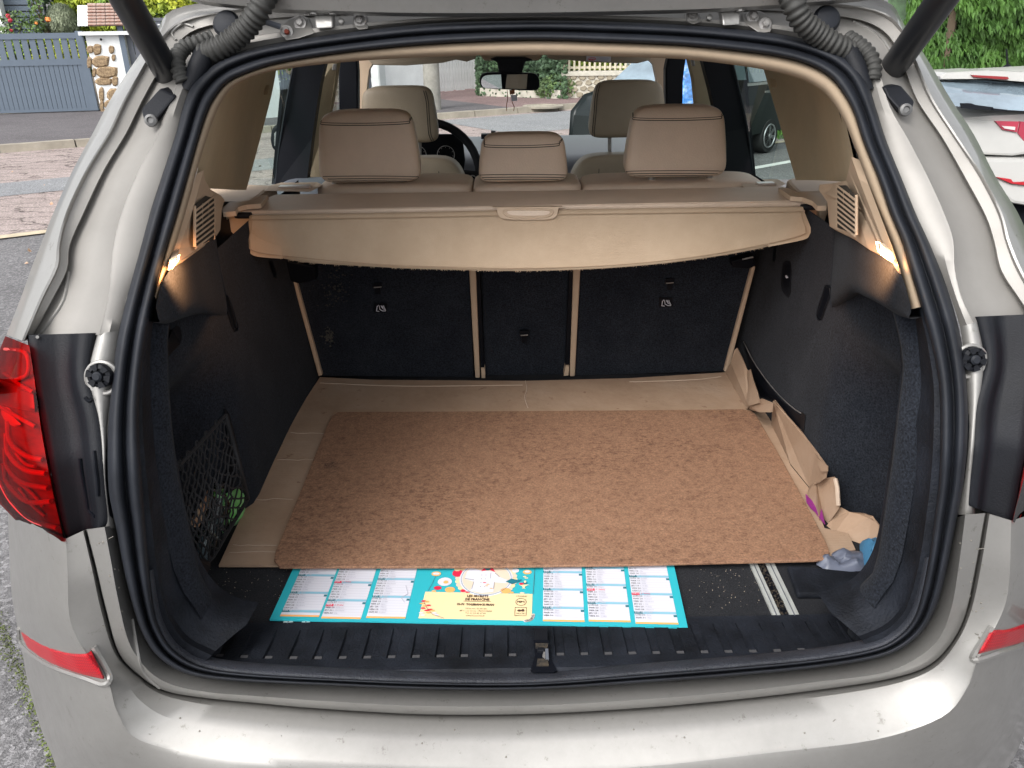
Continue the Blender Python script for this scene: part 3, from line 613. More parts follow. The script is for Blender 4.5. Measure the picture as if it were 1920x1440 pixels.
# ---------------- white parked car (rear)
def whl(parent,c,r,wd_,ax,rim=RIM,spokes=6,car=False):
    b=MB(); b.lathe([(r*.66,-wd_/2),(r*.93,-wd_/2),(r,-wd_*.35),(r,wd_*.35),(r*.93,wd_/2),(r*.66,wd_/2)],c,ax,32); wh=b.build('wheel',TYRE,parent,car=car)
    ax=V(ax); e1=V((0,0,1)); e2=ax.cross(e1).normalized(); b=MB(); o=c+ax*wd_*.5
    n=32; b.tube([o+(e1*math.cos(2*math.pi*i/n)+e2*math.sin(2*math.pi*i/n))*r*.66 for i in range(n)],r*.045,6,closed=True)
    for k in range(spokes):
        t=2*math.pi*k/spokes; d=e1*math.cos(t)+e2*math.sin(t); s_=ax.cross(d)
        b.hexa([o+d*r*.1-s_*r*.09,o+d*r*.1+s_*r*.09,o+d*r*.64+s_*r*.12,o+d*r*.64-s_*r*.12],[q-ax*.02 for q in (o+d*r*.1-s_*r*.09,o+d*r*.1+s_*r*.09,o+d*r*.64+s_*r*.12,o+d*r*.64-s_*r*.12)])
    b.lathe([(r*.16,-.02),(r*.14,.015)],o,ax,12); b.build('rim',rim,wh,car=car)
    b=MB(); b.lathe([(r*.64,-.03),(r*.64,-.05)],o,ax,24); b.build('brake_disc',BDARK,wh,car=car); return wh
def loftcar(secs, n=24):
    return None
WD=4.6
def wq(px,py,dd=0): d=ray(px,py,True); return CW+d*(WD+dd)
yb=wq(1850,300).y
wc=thing('parked_hatchback',V((2.75,yb+2,0)),'white hatchback parked on the right, rear end showing','car',car=False)
# cross sections of the car body from the rear: (y, halfwidth lower, z belt, z roof, halfwidth roof)
xc=wq(1930,300).x+.05
zroof=wq(1850,128,.45).z; zgl=wq(1850,150,.1).z; zbelt=wq(1850,206,0).z; zbot=wq(1850,372,-.1).z-.08
def prof(y,hw,zt,ht,zb,zbl,round_=.06):
    P=[(-hw*.9,zb),(-hw,zb+.12),(-hw,zbl-.10),(-hw*.97,zbl),(-ht-.03,zt-.09),(-ht+.04,zt-.02),(-ht*.5,zt),(0,zt+.01),(ht*.5,zt),(ht-.04,zt-.02),(ht+.03,zt-.09),(hw*.97,zbl),(hw,zbl-.10),(hw,zb+.12),(hw*.9,zb)]
    return [V((xc+x+max(0,y-yb-.1)*.36,y,z)) for x,z in P]
HW=.88
secs=[prof(yb+.02,HW*.86,zbelt-.30,HW*.80,zbot,zbelt-.42),prof(yb-.02,HW*.92,zbelt-.02,HW*.80,zbot-.02,zbelt-.12),prof(yb+.12,HW*.97,zbelt+.03,HW*.78,zbot-.05,zbelt-.06),
 prof(yb+.40,HW,zroof-.035,HW*.70,zbot-.1,zbelt),prof(yb+.7,HW,zroof,HW*.70,zbot-.1,zbelt),prof(yb+1.9,HW,zroof-.07,HW*.68,zbot-.1,zbelt-.03),prof(yb+2.6,HW,zroof-.16,HW*.66,zbot-.1,zbelt-.05),prof(yb+3.2,HW,zbelt,HW*.74,zbot-.1,zbelt-.08),prof(yb+4.1,HW*.9,zbelt-.18,HW*.7,zbot-.08,zbelt-.3)]
v,f=grid(secs); f.append(tuple(range(15))[::-1]); f.append(tuple(range(15*8,15*9)))
body=mk('body',v,f,WPAINT,wc,ang=60,car=False,bevel=0)
def wface(px,py,dd): return wq(px,py,dd)
def wplate(name,pts,th,m,par=wc,**k):
    P=[wq(*p) for p in pts]; b=MB(); b.prism(P,V((0,th,0))); return b.build(name,m,par,smooth=False,car=False,**k)
wplate('rear_window',[(1752,154,-.02),(1765,149,.06),(1850,151,.06),(1935,158,.06),(2050,167,.06),(2060,212,-.16),(1920,208,-.17),(1850,204,-.17),(1790,199,-.17),(1770,180,-.1)],.02,WGLASS)
wplate('spoiler',[(1762,143,.0),(1775,136,.0),(1850,132,.0),(1950,137,.0),(2060,146,.0),(2060,158,-.01),(1930,154,-.01),(1850,148,-.01),(1765,148,-.01)],.3,WPAINT)
wplate('brake_light',[(1822,140.5,-.02),(1890,144,-.02),(1892,148,-.02),(1884,149,-.02),(1826,144.5,-.02)],.03,REDD)
wp=wplate('wiper',[(1805,194,-.22),(1822,194,-.22),(1830,197,-.22),(1862,201,-.22),(1864,206,-.22),(1828,205,-.22),(1806,203,-.22)],.03,BDARK); wplate('wiper_blade',[(1862,203,-.23),(1889,206,-.23),(1889,208.5,-.23),(1862,207,-.23)],.02,BDARK,par=wp)
WRED=mat('dark_red_lamp',(.30,.012,.035),.3,coat=.4)
wplate('tail_lamp',[(1866,227,-.13),(1911,228,-.13),(1907,248,-.13),(1880,243,-.13)],.04,WRED); wplate('tail_lamp',[(1914,228,-.13),(1960,230,-.1),(1990,260,-.1),(1950,270,-.1),(1920,265,-.12),(1909,250,-.13)],.04,WRED)
wplate('lamp_highlight',[(1878,236,-.135),(1904,238,-.135),(1903,244,-.135),(1884,241,-.135)],.01,LAMPW)
wplate('bumper_reflector',[(1868,332,-.18),(1896,336,-.18),(1900,342,-.18),(1930,341,-.18),(1960,342,-.18),(1960,352,-.18),(1896,344,-.18)],.04,REFL)
wplate('bumper',[(1830,296,-.165),(1870,297,-.165),(1930,298,-.165),(2060,296,-.165),(2080,400,-.165),(1960,392,-.165),(1900,382,-.165),(1850,350,-.165)],.3,WPAINT,bevel=.02)
wplate('tailgate_lower',[(1786,222,-.12),(1860,226,-.12),(2060,232,-.12),(2060,280,-.12),(1960,284,-.12),(1900,293,-.12),(1850,291,-.12),(1815,288,-.12)],.2,WPAINT,bevel=.015)
wplate('underside',[(1880,380,-.05),(2080,400,-.05),(2080,470,-.05),(1900,470,-.05)],.3,BDARK)
an=wq(1888,129,.75); b=MB(); b.lathe([(.05,0),(.02,.02),(.006,.03)],an,(0,0,1),10); aa=b.build('antenna_base',BDARK,wc,car=False); b=MB(); b.tube([an+V((0,0,.02)),wq(1887,92,.72)],.006,6); b.build('antenna_rod',BDARK,aa,car=False)
for sx in (-1,1):
    for yy in (.75,3.25): whl(wc,V((xc+sx*(HW-.12)+yy*.36,yb+yy,.31)),.31,.2,(sx,0,0))

# ---------------- black parked car through the right rear window
hv=V((-.7,-.7,0)).normalized(); sv=V((hv.y,-hv.x,0)); 
wr=G(1438,287); # rear wheel contact
if sv.dot(CW-wr)<0: sv=-sv
WR=(WY(1438,222,wr.y).z)/2
bc=thing('parked_small_car',wr+hv*1.2-sv*.7,'small black car parked ahead on the right with silver alloy wheels','car',car=False)
def bp3(s,t,z): return wr+hv*s-sv*t+V((0,0,z))
ht=1.32
outl=[(-.52,.30),(-.56,.60),(-.50,.86),(-.38,1.12),(-.15,ht-.03),(.4,ht),(.95,ht-.02),(1.25,ht-.14),(1.70,.86),(2.2,.78),(2.42,.62),(2.45,.30)]
nO=len(outl)
def slab(t0,sc_,tt):
    return [bp3(s*1.0,t0,z) for s,z in outl]
rows=[]
for t,inset in ((.02,.06),(0,.0),(0,.0)):
    pass
V_=[];F_=[]
for t,k in ((0.0,0),(0.06,1),(1.24,1),(1.3,0)):
    for s,z in outl:
        zz=z; tt=t
        if z>.9: tt = t+ (.13*(z-.86)/.46)*(1 if t<.7 else -1)
        V_.append(bp3(s,tt,zz+(0.02 if k and z>.9 else 0)))
for i in range(3):
    for j in range(nO): F_.append((i*nO+j,i*nO+(j+1)%nO,(i+1)*nO+(j+1)%nO,(i+1)*nO+j))
F_.append(tuple(range(nO))); F_.append(tuple(range(3*nO,4*nO))[::-1])
mk('body',V_,F_,BPAINT,bc,ang=30,car=False,bevel=.03)
def bpl(name,pts,m,th=.015,out=.012,par=None):
    P=[]
    for s,z in pts:
        tt=-out + (.13*(z-.86)/.46 if z>.86 else 0); P.append(bp3(s,tt,z))
    b=MB(); b.prism(P,-sv*th); return b.build(name,m,par or bc,smooth=False,car=False)
bpl('side_window',[(-.20,.90),(.62,.90),(.62,ht-.09),(.0,ht-.10)],DGLASS); bpl('side_window',[(.70,.90),(1.50,.90),(1.15,ht-.12),(.70,ht-.09)],DGLASS)
bpl('waist_trim',[(-.3,.862),(1.6,.862),(1.6,.892),(-.3,.892)],STEEL,.01,.02); bpl('door_handle',[(.08,.76),(.26,.76),(.26,.785),(.08,.785)],STEEL,.02,.035); bpl('door_gap',[(.66,.25),(.672,.25),(.672,.86),(.66,.86)],BDARK,.01,.014)
P=[bp3(1.26,.14,ht-.12),bp3(1.26,1.16,ht-.12),bp3(1.72,1.26,.89),bp3(1.72,.04,.89)]; b=MB(); b.prism([p+V((0,0,.03))+hv*.03 for p in P],V((0,0,-.01))); b.build('windscreen',WGLASS,bc,smooth=False,car=False)
b=MB(); mp_=bp3(1.40,-.12,.95); b.lathe([(.02,-.04),(.06,-.03),(.075,.02),(.05,.05)],mp_,hv,14); b.build('wing_mirror',LAMPW,bc,car=False)
for s_ in (0,1.85):
    whl(bc,bp3(s_,.08,WR),WR,.18,sv,spokes=7); whl(bc,bp3(s_,1.22,WR),WR,.18,-sv,spokes=7)

# ================================================================== THE SILVER SUV (car frame)
suv = thing('silver_suv', (0,1.9,.0), 'champagne silver SUV with its tailgate raised and boot open', 'car')
def interp(tab, k): return crom(tab, k)
def sgrid(name, cols, offs, m, k=4, closed=False, parent=suv, f=ysurf, **kw):
    # cols: list of pixel polylines (same length), offs: per column offset or list
    n = len(cols[0]); rowsv = []
    tb = [tuple(c for col in cols for c in col[i])+tuple((o[i] if isinstance(o,(list,tuple)) else o) for o in offs) for i in range(n)]
    tb = crom(tb, k, closed); nc = len(cols)
    for r in tb: rowsv.append([PS(r[2*j], r[2*j+1], r[2*nc+j], f) for j in range(nc)])
    v, fc = grid(rowsv, closed); return mk(name, v, fc, m, parent, **kw), rowsv
SS=[(990,38),(800,44),(640,62),(500,84),(433,103),(393,127),(360,160),(343,200),(330,250),(307,320),(281,400),(262,470),(240,550),(220,635),(207,740),(201,830),(203,920),(216,985),(230,1060),(247,1130),(268,1190),(300,1235),(356,1266),(450,1278),(600,1285),(800,1293),(1000,1293),(1200,1281),(1387,1267),(1537,1252),(1650,1233),(1705,1207),(1740,1170),(1762,1120),(1780,1045),(1795,970),(1808,900),(1815,810),(1813,720),(1803,640),(1787,575),(1763,505),(1740,450),(1717,400),(1690,333),(1663,267),(1643,205),(1625,150),(1600,117),(1560,92),(1490,69),(1400,56),(1280,46),(1140,40)]
II=[(990,76),(800,84),(640,100),(520,120),(455,141),(425,157),(404,182),(390,208),(374,255),(355,322),(333,400),(312,470),(290,555),(273,640),(262,740),(262,830),(268,920),(273,985),(280,1070),(287,1130),(298,1175),(325,1218),(375,1248),(455,1262),(600,1271),(800,1279),(1000,1280),(1200,1265),(1387,1250),(1530,1236),(1635,1217),(1682,1195),(1712,1162),(1728,1115),(1742,1045),(1752,970),(1760,900),(1763,810),(1760,720),(1745,640),(1727,575),(1706,505),(1690,450),(1669,400),(1646,333),(1619,267),(1598,205),(1570,160),(1545,137),(1510,120),(1460,107),(1390,97),(1280,86),(1140,80)]
def between(a,b,t): return [mix2(p,q,t) for p,q in zip(a,b)]
seal,_ = sgrid('boot_seal',[between(SS,II,t) for t in (0,.02,.12,.25,.38,.47,.5,.55,.68,.82,.95,1.0,1.03)],[.02,-.004,-.017,-.024,-.019,-.008,.006,-.006,-.016,-.017,-.006,.012,.05],RUBBER,4,True,ang=180)
# upper painted ring : [S R G C D]
LB=[((224,620),(186,628),(60,632),(45,640),(12,628)),((237,560),(202,560),(101,560),(79,560),(40,556)),((254,505),(208,505),(127,507),(108,500),(60,500)),((267,460),(213,460),(133,460),(112,456),(76,460)),((281,400),(228,400),(160,400),(128,395),(101,397)),((307,320),(260,320),(198,320),(165,317),(137,318)),((330,250),(298,250),(240,250),(208,247),(176,246)),((343,200),(318,197),(267,195),(233,193),(205,190)),((360,160),(335,152),(296,142),(262,140),(244,128)),((393,127),(366,112),(330,90),(298,80),(292,62)),((433,103),(410,84),(375,55),(345,40),(325,18)),((500,84),(490,66),(470,40),(450,20),(440,-2)),((640,62),(636,48),(630,28),(628,10),(625,-15)),((800,44),(800,34),(800,18),(800,0),(800,-28)),((990,38),(990,27),(990,10),(990,-8),(990,-34))]
RB=[((1140,40),(1140,29),(1140,12),(1140,-6),(1140,-32)),((1280,46),(1280,34),(1280,15),(1280,-3),(1280,-28)),((1400,56),(1402,42),(1406,20),(1408,2),(1410,-20)),((1490,69),(1498,52),(1512,26),(1525,6),(1540,-14)),((1560,92),(1580,70),(1612,40),(1640,20),(1660,2)),((1600,117),(1625,97),(1665,70),(1690,55),(1695,45)),((1625,150),(1650,140),(1692,125),(1718,120),(1738,110)),((1643,205),(1668,200),(1718,190),(1745,185),(1782,185)),((1663,267),(1703,262),(1764,258),(1792,258),(1826,252)),((1690,333),(1740,333),(1806,333),(1840,330),(1866,330)),((1717,400),(1770,400),(1845,405),(1875,400),(1908,398)),((1740,450),(1787,450),(1862,455),(1888,450),(1930,448)),((1763,505),(1790,505),(1874,508),(1908,500),(1952,500)),((1785,565),(1804,560),(1908,560),(1938,555),(1980,552)),((1800,612),(1826,606),(1935,600),(1965,600),(2010,600))]
ring=LB+RB
c5=[[r[j] for r in ring] for j in range(5)]
Sx,Rx,Gx,Cx,Dx=c5
nR=len(ring)
dside=[.045 for i in range(nR)]
topz=[i for i in range(nR) if 11<=i<=18]
goff=[.010 if i in topz else .034 for i in range(nR)]
cols=[Sx,between(Sx,Rx,.5),between(Sx,Rx,.92),Rx,between(Rx,Gx,.12),between(Rx,Gx,.45),between(Rx,Gx,.85),Gx,between(Gx,Cx,.12),between(Gx,Cx,.85),Cx,between(Cx,Dx,.12),between(Cx,Dx,.55),Dx]
offs=[.012,-.001,-.003,-.004,[g*.30 for g in goff],[g*.62 for g in goff],[g*.85 for g in goff],[g*.95 for g in goff],[g*.5 for g in goff],[g*.25 for g in goff],0,-.002,[d*.32 for d in dside],dside]
tb=[]; 
ro,rowsv=sgrid('_tmp',cols,offs,PAINT,4)
bpy.data.objects.remove(ro)
for r in rowsv:
    D=r[-1]; c0=V((0,0,1.0)); out=(V((D.x,0,D.z-1.0))).normalized()
    e1=D+V((out.x*.02,.25,out.z*.015)); e2=D+V((out.x*.05,.7,out.z*.03)); r+= [e1,e2]
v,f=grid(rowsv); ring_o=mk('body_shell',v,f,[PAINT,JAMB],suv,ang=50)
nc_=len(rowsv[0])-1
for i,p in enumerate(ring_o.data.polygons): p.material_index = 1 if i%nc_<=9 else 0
# lower flange strips beside seal
def strip(name,Sl,Pl,m=PAINT):
    return sgrid(name,[Sl,between(Sl,Pl,.5),Pl,between(Sl,Pl,1.25)],[.012,-.003,-.002,.02],m,4,ang=180)[0]
fl1=strip('lower_flange',[(224,620),(212,700),(204,770),(201,830),(202,900),(216,990)],[(186,625),(168,700),(180,770),(190,830),(192,900),(195,990)])
fl2=strip('lower_flange',[(1800,612),(1808,670),(1814,740),(1815,820),(1808,890),(1796,965)],[(1830,604),(1842,670),(1838,740),(1828,820),(1822,890),(1822,965)])
# bumper
BB=[((216,985),(196,988),(160,993),(124,1010),(66,985),(15,950)),((227,1045),(208,1052),(178,1062),(127,1080),(72,1075),(18,1060)),((243,1118),(222,1127),(198,1145),(132,1165),(75,1150),(24,1130)),((266,1186),(242,1205),(222,1225),(165,1230),(90,1205),(38,1200)),((298,1234),(276,1255),(262,1268),(203,1280),(115,1272),(50,1270)),((340,1259),(320,1283),(310,1296),(220,1335),(140,1338),(66,1330)),((400,1272),(390,1298),(385,1309),(262,1388),(190,1440),(95,1410)),((480,1280),(478,1305),(476,1318),(400,1418),(360,1520),(200,1620)),((600,1285),(600,1314),(600,1329),(560,1430),(550,1560),(500,1720)),((800,1293),(800,1324),(800,1340),(790,1441),(790,1580),(790,1760)),((1000,1293),(1000,1323),(1000,1339),(1000,1445),(1000,1580),(1000,1760)),((1200,1281),(1200,1312),(1200,1328),(1210,1437),(1220,1570),(1230,1750)),((1387,1267),(1387,1296),(1390,1311),(1440,1412),(1470,1545),(1500,1700)),((1537,1252),(1545,1277),(1555,1291),(1640,1387),(1700,1480),(1780,1600)),((1640,1235),(1655,1262),(1672,1272),(1765,1345),(1830,1410),(1890,1440)),((1702,1209),(1722,1232),(1742,1248),(1812,1292),(1880,1330),(1935,1340)),((1738,1172),(1762,1195),(1785,1205),(1832,1240),(1900,1260),(1965,1250)),((1760,1125),(1784,1140),(1812,1150),(1864,1181),(1925,1170),(1985,1150)),((1778,1055),(1798,1060),(1830,1070),(1890,1110),(1945,1090),(2005,1080)),((1795,970),(1810,965),(1850,962),(1896,976),(1950,960),(2010,940))]
nB=len(BB); c6=[[r[j] for r in BB] for j in range(6)]; S6,R6,M6,K6,m6,D6=c6
ke=[min(i,nB-1-i) for i in range(nB)]
koff=[[-.012,-.016,-.024,-.034,-.044,-.052,-.058,-.062,-.064,-.064][k] for k in ke]
moff=[[.05,.05,.045,.035,.02,.0,-.03,-.066,-.07,-.07][k] for k in ke]
doff=[[.26,.26,.25,.24,.22,.2,.13,.0,-.055,-.055][k] for k in ke]
cols=[S6,between(S6,R6,.55),R6,between(R6,M6,.35),between(R6,M6,.92),M6,between(M6,K6,.05),between(M6,K6,.12),between(M6,K6,.5),between(M6,K6,.93),K6,between(K6,m6,.10),between(K6,m6,.5),m6,between(m6,D6,.6),D6]
offs=[.02,-.004,-.016,-.012,-.006,.012,.0,-.008,[o*.55-.002 for o in koff],[o*.93 for o in koff],koff,[lerp(a,b,.10)-.004 for a,b in zip(koff,moff)],[lerp(a,b,.5)-.012 for a,b in zip(koff,moff)],[a-.006 for a in moff],[lerp(a,b,.6)-.03*(k<7) for a,b,k in zip(moff,doff,ke)],doff]
ro,rowsv=sgrid('_tmp',cols,offs,PAINT,5); bpy.data.objects.remove(ro)
for i,r in enumerate(rowsv):
    D=r[-1]; side=max(0,abs(D.x)-.35)/.5
    r+=[D+V((0.03*(1 if D.x>0 else -1)*side,.25*side,-.06)), V((D.x*1.02,D.y+.6*side,min(D.z-.2,.35) if side<.3 else D.z-.12))]
v,f=grid(rowsv); bump=mk('bumper',v,f,PAINT,suv,ang=30)
TB=bvh(bump); TR=bvh(ring_o); TF=[bvh(fl1),bvh(fl2),TB,TR]
# reflectors set in the bumper
def decal(name,pts,tr,m,lift,parent=suv,th=.006,k=3,smooth=True,**kw):
    P=crom(pts,1,True) if k==1 else pts; h=[hit(tr,*p,lift=lift)[0] for p in P]; b=MB(); c_=sum(h,V((0,0,0)))/len(h); cp=hit(tr,sum(p[0] for p in P)/len(P),sum(p[1] for p in P)/len(P),lift)[0]
    n=len(h); d=ray(*P[0]).normalized()*th
    b.add(h+[q+d for q in h], [tuple(range(n))]+[(i,i+n,(i+1)%n+n,(i+1)%n) for i in range(n)]); return b.build(name,m,parent,smooth=False,**kw)
def dgrid(name,A_,B_,tr,m,lift=.004,nx=8,parent=suv,k=6,**kw):
    ra=crom(A_,k); rb=crom(B_,k); rows=[]
    for a,b in zip(ra,rb): rows.append([hit(tr,*mix2(a,b,j/nx),lift=(lift if 0<j<nx else lift*.1))[0] for j in range(nx+1)])
    rows[0]=[p+(rows[1][i]-p)*.02+ray(*ra[0]).normalized()*lift*.9 for i,p in enumerate(rows[0])]; rows[-1]=[p+ray(*ra[-1]).normalized()*lift*.9 for p in rows[-1]]
    v,f=grid(rows); return mk(name,v,f,m,parent,ang=50,**kw)
dgrid('reflector',[(38,1183),(75,1207),(120,1223),(158,1226),(172,1219)],[(50,1213),(85,1238),(120,1253),(160,1266),(198,1274)],TB,REFL,.009)
dgrid('reflector',[(1856,1182),(1873,1181),(1890,1180),(1925,1168),(1975,1150)],[(1832,1227),(1850,1222),(1890,1212),(1925,1202),(1985,1185)],TB,REFL,.009)
for pts,cr in (([(36,1178),(44,1212),(85,1243),(120,1258),(165,1273),(196,1283),(206,1268),(176,1213)],0),([(1860,1176),(1825,1228),(1832,1238),(1880,1222),(1925,1208),(1990,1190)],0)):
    b=MB(); b.tube([hit(TB,*p,lift=.003)[0] for p in crom(pts,4)],.004,6); b.build('reflector_surround',PAINT,suv)
# black lamp surround panels
def panel(name,L,Rr,prof_):
    cols=[between(L,Rr,t) for t,_ in prof_]; return sgrid(name,cols,[o for _,o in prof_],BPLAST,5,ang=180)
pl1,_=panel('lamp_surround',[(50,628),(64,722),(78,796),(90,860),(101,912),(112,965),(124,1010)],[(187,624),(175,700),(196,783),(203,860),(207,915),(212,970),(206,984)],[(0,.012),(.03,.0),(.15,.004),(.35,.014),(.56,.018),(.64,.010),(.69,.0),(.73,-.003),(.90,-.003),(.94,.002),(1,.010)])
pl2,_=panel('lamp_surround',[(1954,588),(1946,690),(1938,770),(1927,850),(1918,900),(1910,940),(1899,978)],[(1822,594),(1840,675),(1818,760),(1814,840),(1808,890),(1804,938),(1806,944)],[(0,.012),(.03,.0),(.2,.004),(.5,.014),(.60,.018),(.66,.010),(.70,.0),(.74,-.003),(.88,-.003),(.93,.002),(1,.010)])
TP=[bvh(pl1),bvh(pl2)]
# flat top part above the strip on each panel, and drain marks
for pts in ([(150,860),(152,880),(158,910),(162,930),(166,955),(178,968)],[(176,845),(180,880),(183,905),(184,930)],[(160,745),(166,752),(172,748)]):
    b=MB(); b.tube([hit(TP,*p,lift=.0012)[0] for p in crom(pts,4)],.0022,6); b.build('dried_drip',BDARK,pl1)
# tail lamps
def lamp(Lp,Rp,tagl,side):
    cols=[between(Rp,Lp,t) for t in (0,.03,.2,.45,.75,1.0)]; k=6
    base,_=sgrid('tail_lamp',cols,[.02,.004,.008,.035,.10,.20],LRED,k,ang=60)
    lens,_=sgrid('lens',cols,[.0,-.016,-.016,.01,.075,.18],LENS,k,parent=base,ang=60)
    T=bvh(base); return base,T
lm1,TL1=lamp([(10,630),(-14,690),(-30,740),(-40,800),(-38,860),(-14,925),(20,966),(58,1000),(98,1012)],[(56,648),(66,705),(72,745),(80,800),(92,868),(104,930),(112,968),(118,998),(121,1016)],'l',-1)
lm2,TL2=lamp([(2050,600),(2060,680),(2060,740),(2050,800),(2040,860),(2010,910),(1970,950),(1930,980),(1915,985)],[(1955,606),(1948,680),(1941,740),(1934,800),(1922,852),(1913,892),(1907,928),(1902,955),(1898,978)],'r',1)
def lband(pts,w,m,nm,T=TL1,par=lm1,lift=.010):
    c=[hit(T,*p,lift=lift)[0] for p in crom(pts,5)]; b=MB(); b.tube(c,w,8); b.build(nm,m,par)
for i,pts in enumerate(([(10,655),(48,662),(52,700),(30,712)],[(8,700),(35,720),(62,735)],[(0,762),(30,780),(66,800)],[(14,790),(20,830),(50,855),(80,862)],[(12,812),(16,850),(45,880),(86,888)],[(10,840),(14,875),(42,905),(90,915)],[(8,870),(14,905),(50,940),(96,940)],[(0,900),(22,940),(60,975),(108,990)])):
    lband(pts,.0026 if i<3 else .0034,REDB if i%2==0 else RED,'light_guide')
for pts in ([(28,900),(60,925),(80,950)],[(36,915),(58,945),(84,968)],[(30,850),(48,870),(66,875)]): lband(pts,.002,RED,'lens_ridge',lift=.012)
dgrid('reversing_lamp',[(-28,704),(0,712),(30,722),(66,735)],[(-30,748),(0,758),(30,766),(70,774)],TL1,LAMPW,.016,6,parent=lm1)
dgrid('bulb_glow',[(4,762),(18,766),(30,782),(40,795)],[(2,776),(12,792),(28,800),(40,797)],TL1,ORANGE,.014,4,parent=lm1)
lband([(1908,970),(1930,900),(1960,820)],.003,REDB,'light_guide',TL2,lm2)
# rubber buffers
for (px,py,tt) in ((191,703,TF),(1819,672,TF)):
    p,n=hit(tt,px,py,.002); n=V((0,-1,.25)).normalized(); b=MB(); b.lathe([(.0155,-.01),(.0155,.004),(.0145,.008),(.010,.010),(.0098,.006)],p,n,24); bf=b.build('rubber_buffer',BPLAST,suv)
    b=MB(); b.lathe([(.0062,.004),(.0062,.013),(.004,.015)],p,n,14); b.build('buffer_core',RUBBER,bf)
    e1=n.orthogonal().normalized(); e2=n.cross(e1)
    for k in range(6):
        a=math.pi*k/3; d=e1*math.cos(a)+e2*math.sin(a); s_=n.cross(d); q=p+n*.011; b=MB(); b.hexa([q+d*.0072-s_*.0022,q+d*.0072+s_*.0022,q+d*.0148+s_*.0045,q+d*.0148-s_*.0045],[x-n*.008 for x in (q+d*.0072-s_*.0022,q+d*.0072+s_*.0022,q+d*.0148+s_*.0045,q+d*.0148-s_*.0045)]); b.build('buffer_tooth',BPLAST,bf,smooth=False)
    b=MB(); e=[p+(e1*math.cos(2*math.pi*k/24)+e2*math.sin(2*math.pi*k/24))*.0195-V((0,0,.004)) for k in range(24)]; b.tube(e,.0035,8,closed=True); b.build('buffer_seat',PAINT,suv)
# weld/sealant beads and drops
for pts in ([(248,1160),(262,1240),(276,1268),(300,1290)],[(128,510),(120,560),(95,600),(70,632)],[(330,75),(322,62),(340,45),(362,50)],[(1600,40),(1640,60),(1668,95),(1672,125)]):
    b=MB(); b.tube([hit([TB,TR],*p,lift=.001)[0] for p in crom(pts,5)],.0022,6); b.build('sealant_bead',PAINT,suv)
rr=random.Random(3)
b=MB()
for k in range(48):
    px=rr.choice([rr.uniform(165,230),rr.uniform(1800,1850),rr.uniform(250,1700)]); py=rr.uniform(1010,1200) if px<240 or px>1790 else rr.uniform(1345,1420)
    p,n=hit(TB,px,py,.0); b.lathe([(.0014,0),(.0011,.0006),(.0004,.0009)],p,n,8) if rr.random()<.55 else b.tube([p+n*.0002,p+n*.0002+V((rr.uniform(-.01,.01),0,rr.uniform(-.004,.004)))+V((0,0,0))],.0005,5)
b.build('dirt_specks',mat('grime',(.16,.15,.13),.8),suv,kind='stuff')
# tailgate edge and hinge hardware (raised tailgate above)
TG=[(330,-10),(380,8),(450,17),(520,24),(620,27),(760,31),(990,31),(1200,27),(1340,23),(1480,14),(1600,4),(1690,-8)]
def PSo(p,o,fz=ysurf): return PS(p[0],p[1],o,fz)
rows=[]
for i,p in enumerate(crom(TG,4)):
    a=PSo(p,-.035); t_=max(0,1-abs(a.x)/.62)
    rows.append([a+V((0,.02,.0)),a,a+V((0,-.012,.005)),a+V((0,-.018,.022)),a+V((0,-.012,.03)),a+V((0,-.030,.045)),a+V((0,-.05,.06)),a+V((0,-.14,.30)),a+V((0,-.36,.90)),a+V((0,-.30,.94)),a+V((0,.0,.16)),a+V((0,.04,.06))])
tgo=mk('tailgate',*grid(rows),PAINT,suv,ang=40)
def bolt(px,py,m=STEEL,r=.0055,off=-.006,washer=True,nm='hinge_bolt',par=suv):
    p=PS(px,py,off); n=V((0,-1,.35)).normalized(); b=MB()
    if washer: b.lathe([(r*1.75,-.004),(r*1.75,.001),(r*1.6,.0025)],p,n,24)
    b.lathe([(r,.0),(r,.006),(r*.8,.008)],p,n,6); b.lathe([(r*.45,.008),(r*.4,.0088)],p,n,10); return b.build(nm,m,par,smooth=False)
for px,py in ((675,40),(563,44),(1297,31),(1411,32),(1434,46)): bolt(px,py)
bolt(538,60,STEEL,.0055,-.006); b=MB(); b.lathe([(.004,0),(.003,.004)],PS(538,60,-.014),(0,-1,.35),10); b.build('rusty_stud',mat('rust',(.20,.03,.012),.7),suv)
for pts in ([(523,52),(540,36),(560,28),(578,34),(590,62),(560,72),(535,76)],[(1285,26),(1312,25),(1318,40),(1300,46),(1286,40)],[(662,28),(688,30),(690,54),(672,56),(660,48)],[(1392,24),(1425,20),(1450,34),(1446,60),(1424,62),(1396,44)]):
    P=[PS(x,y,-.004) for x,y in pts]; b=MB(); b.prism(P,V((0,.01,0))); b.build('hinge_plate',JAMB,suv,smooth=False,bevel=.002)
for x0,x1,dy in ((588,624,0),(1352,1388,-6)):
    b=MB(); q=[PS(x0,28+dy,-.03),PS(x1,28+dy,-.03),PS(x1,52+dy,-.018),PS(x0+4,54+dy,-.018)]; b.prism(q,V((0,.02,0))); hb=b.build('hinge_bracket',PAINT,suv,smooth=False,bevel=.002)
    for xx in (x0,x1): b=MB(); b.tube([PS(xx,-12+dy,-.05),PS(xx,16+dy,-.042),PS(xx,28+dy,-.034)],[.007,.007,.006],8); b.build('hinge_arm',PAINT,hb)
    b=MB(); b.prism([PS(x0+4,8+dy,-.05),PS(x1-4,10+dy,-.05),PS(x1-5,24+dy,-.045),PS(x0+5,22+dy,-.045)],V((0,.01,0))); b.build('hinge_clip',STEEL,hb,smooth=False)
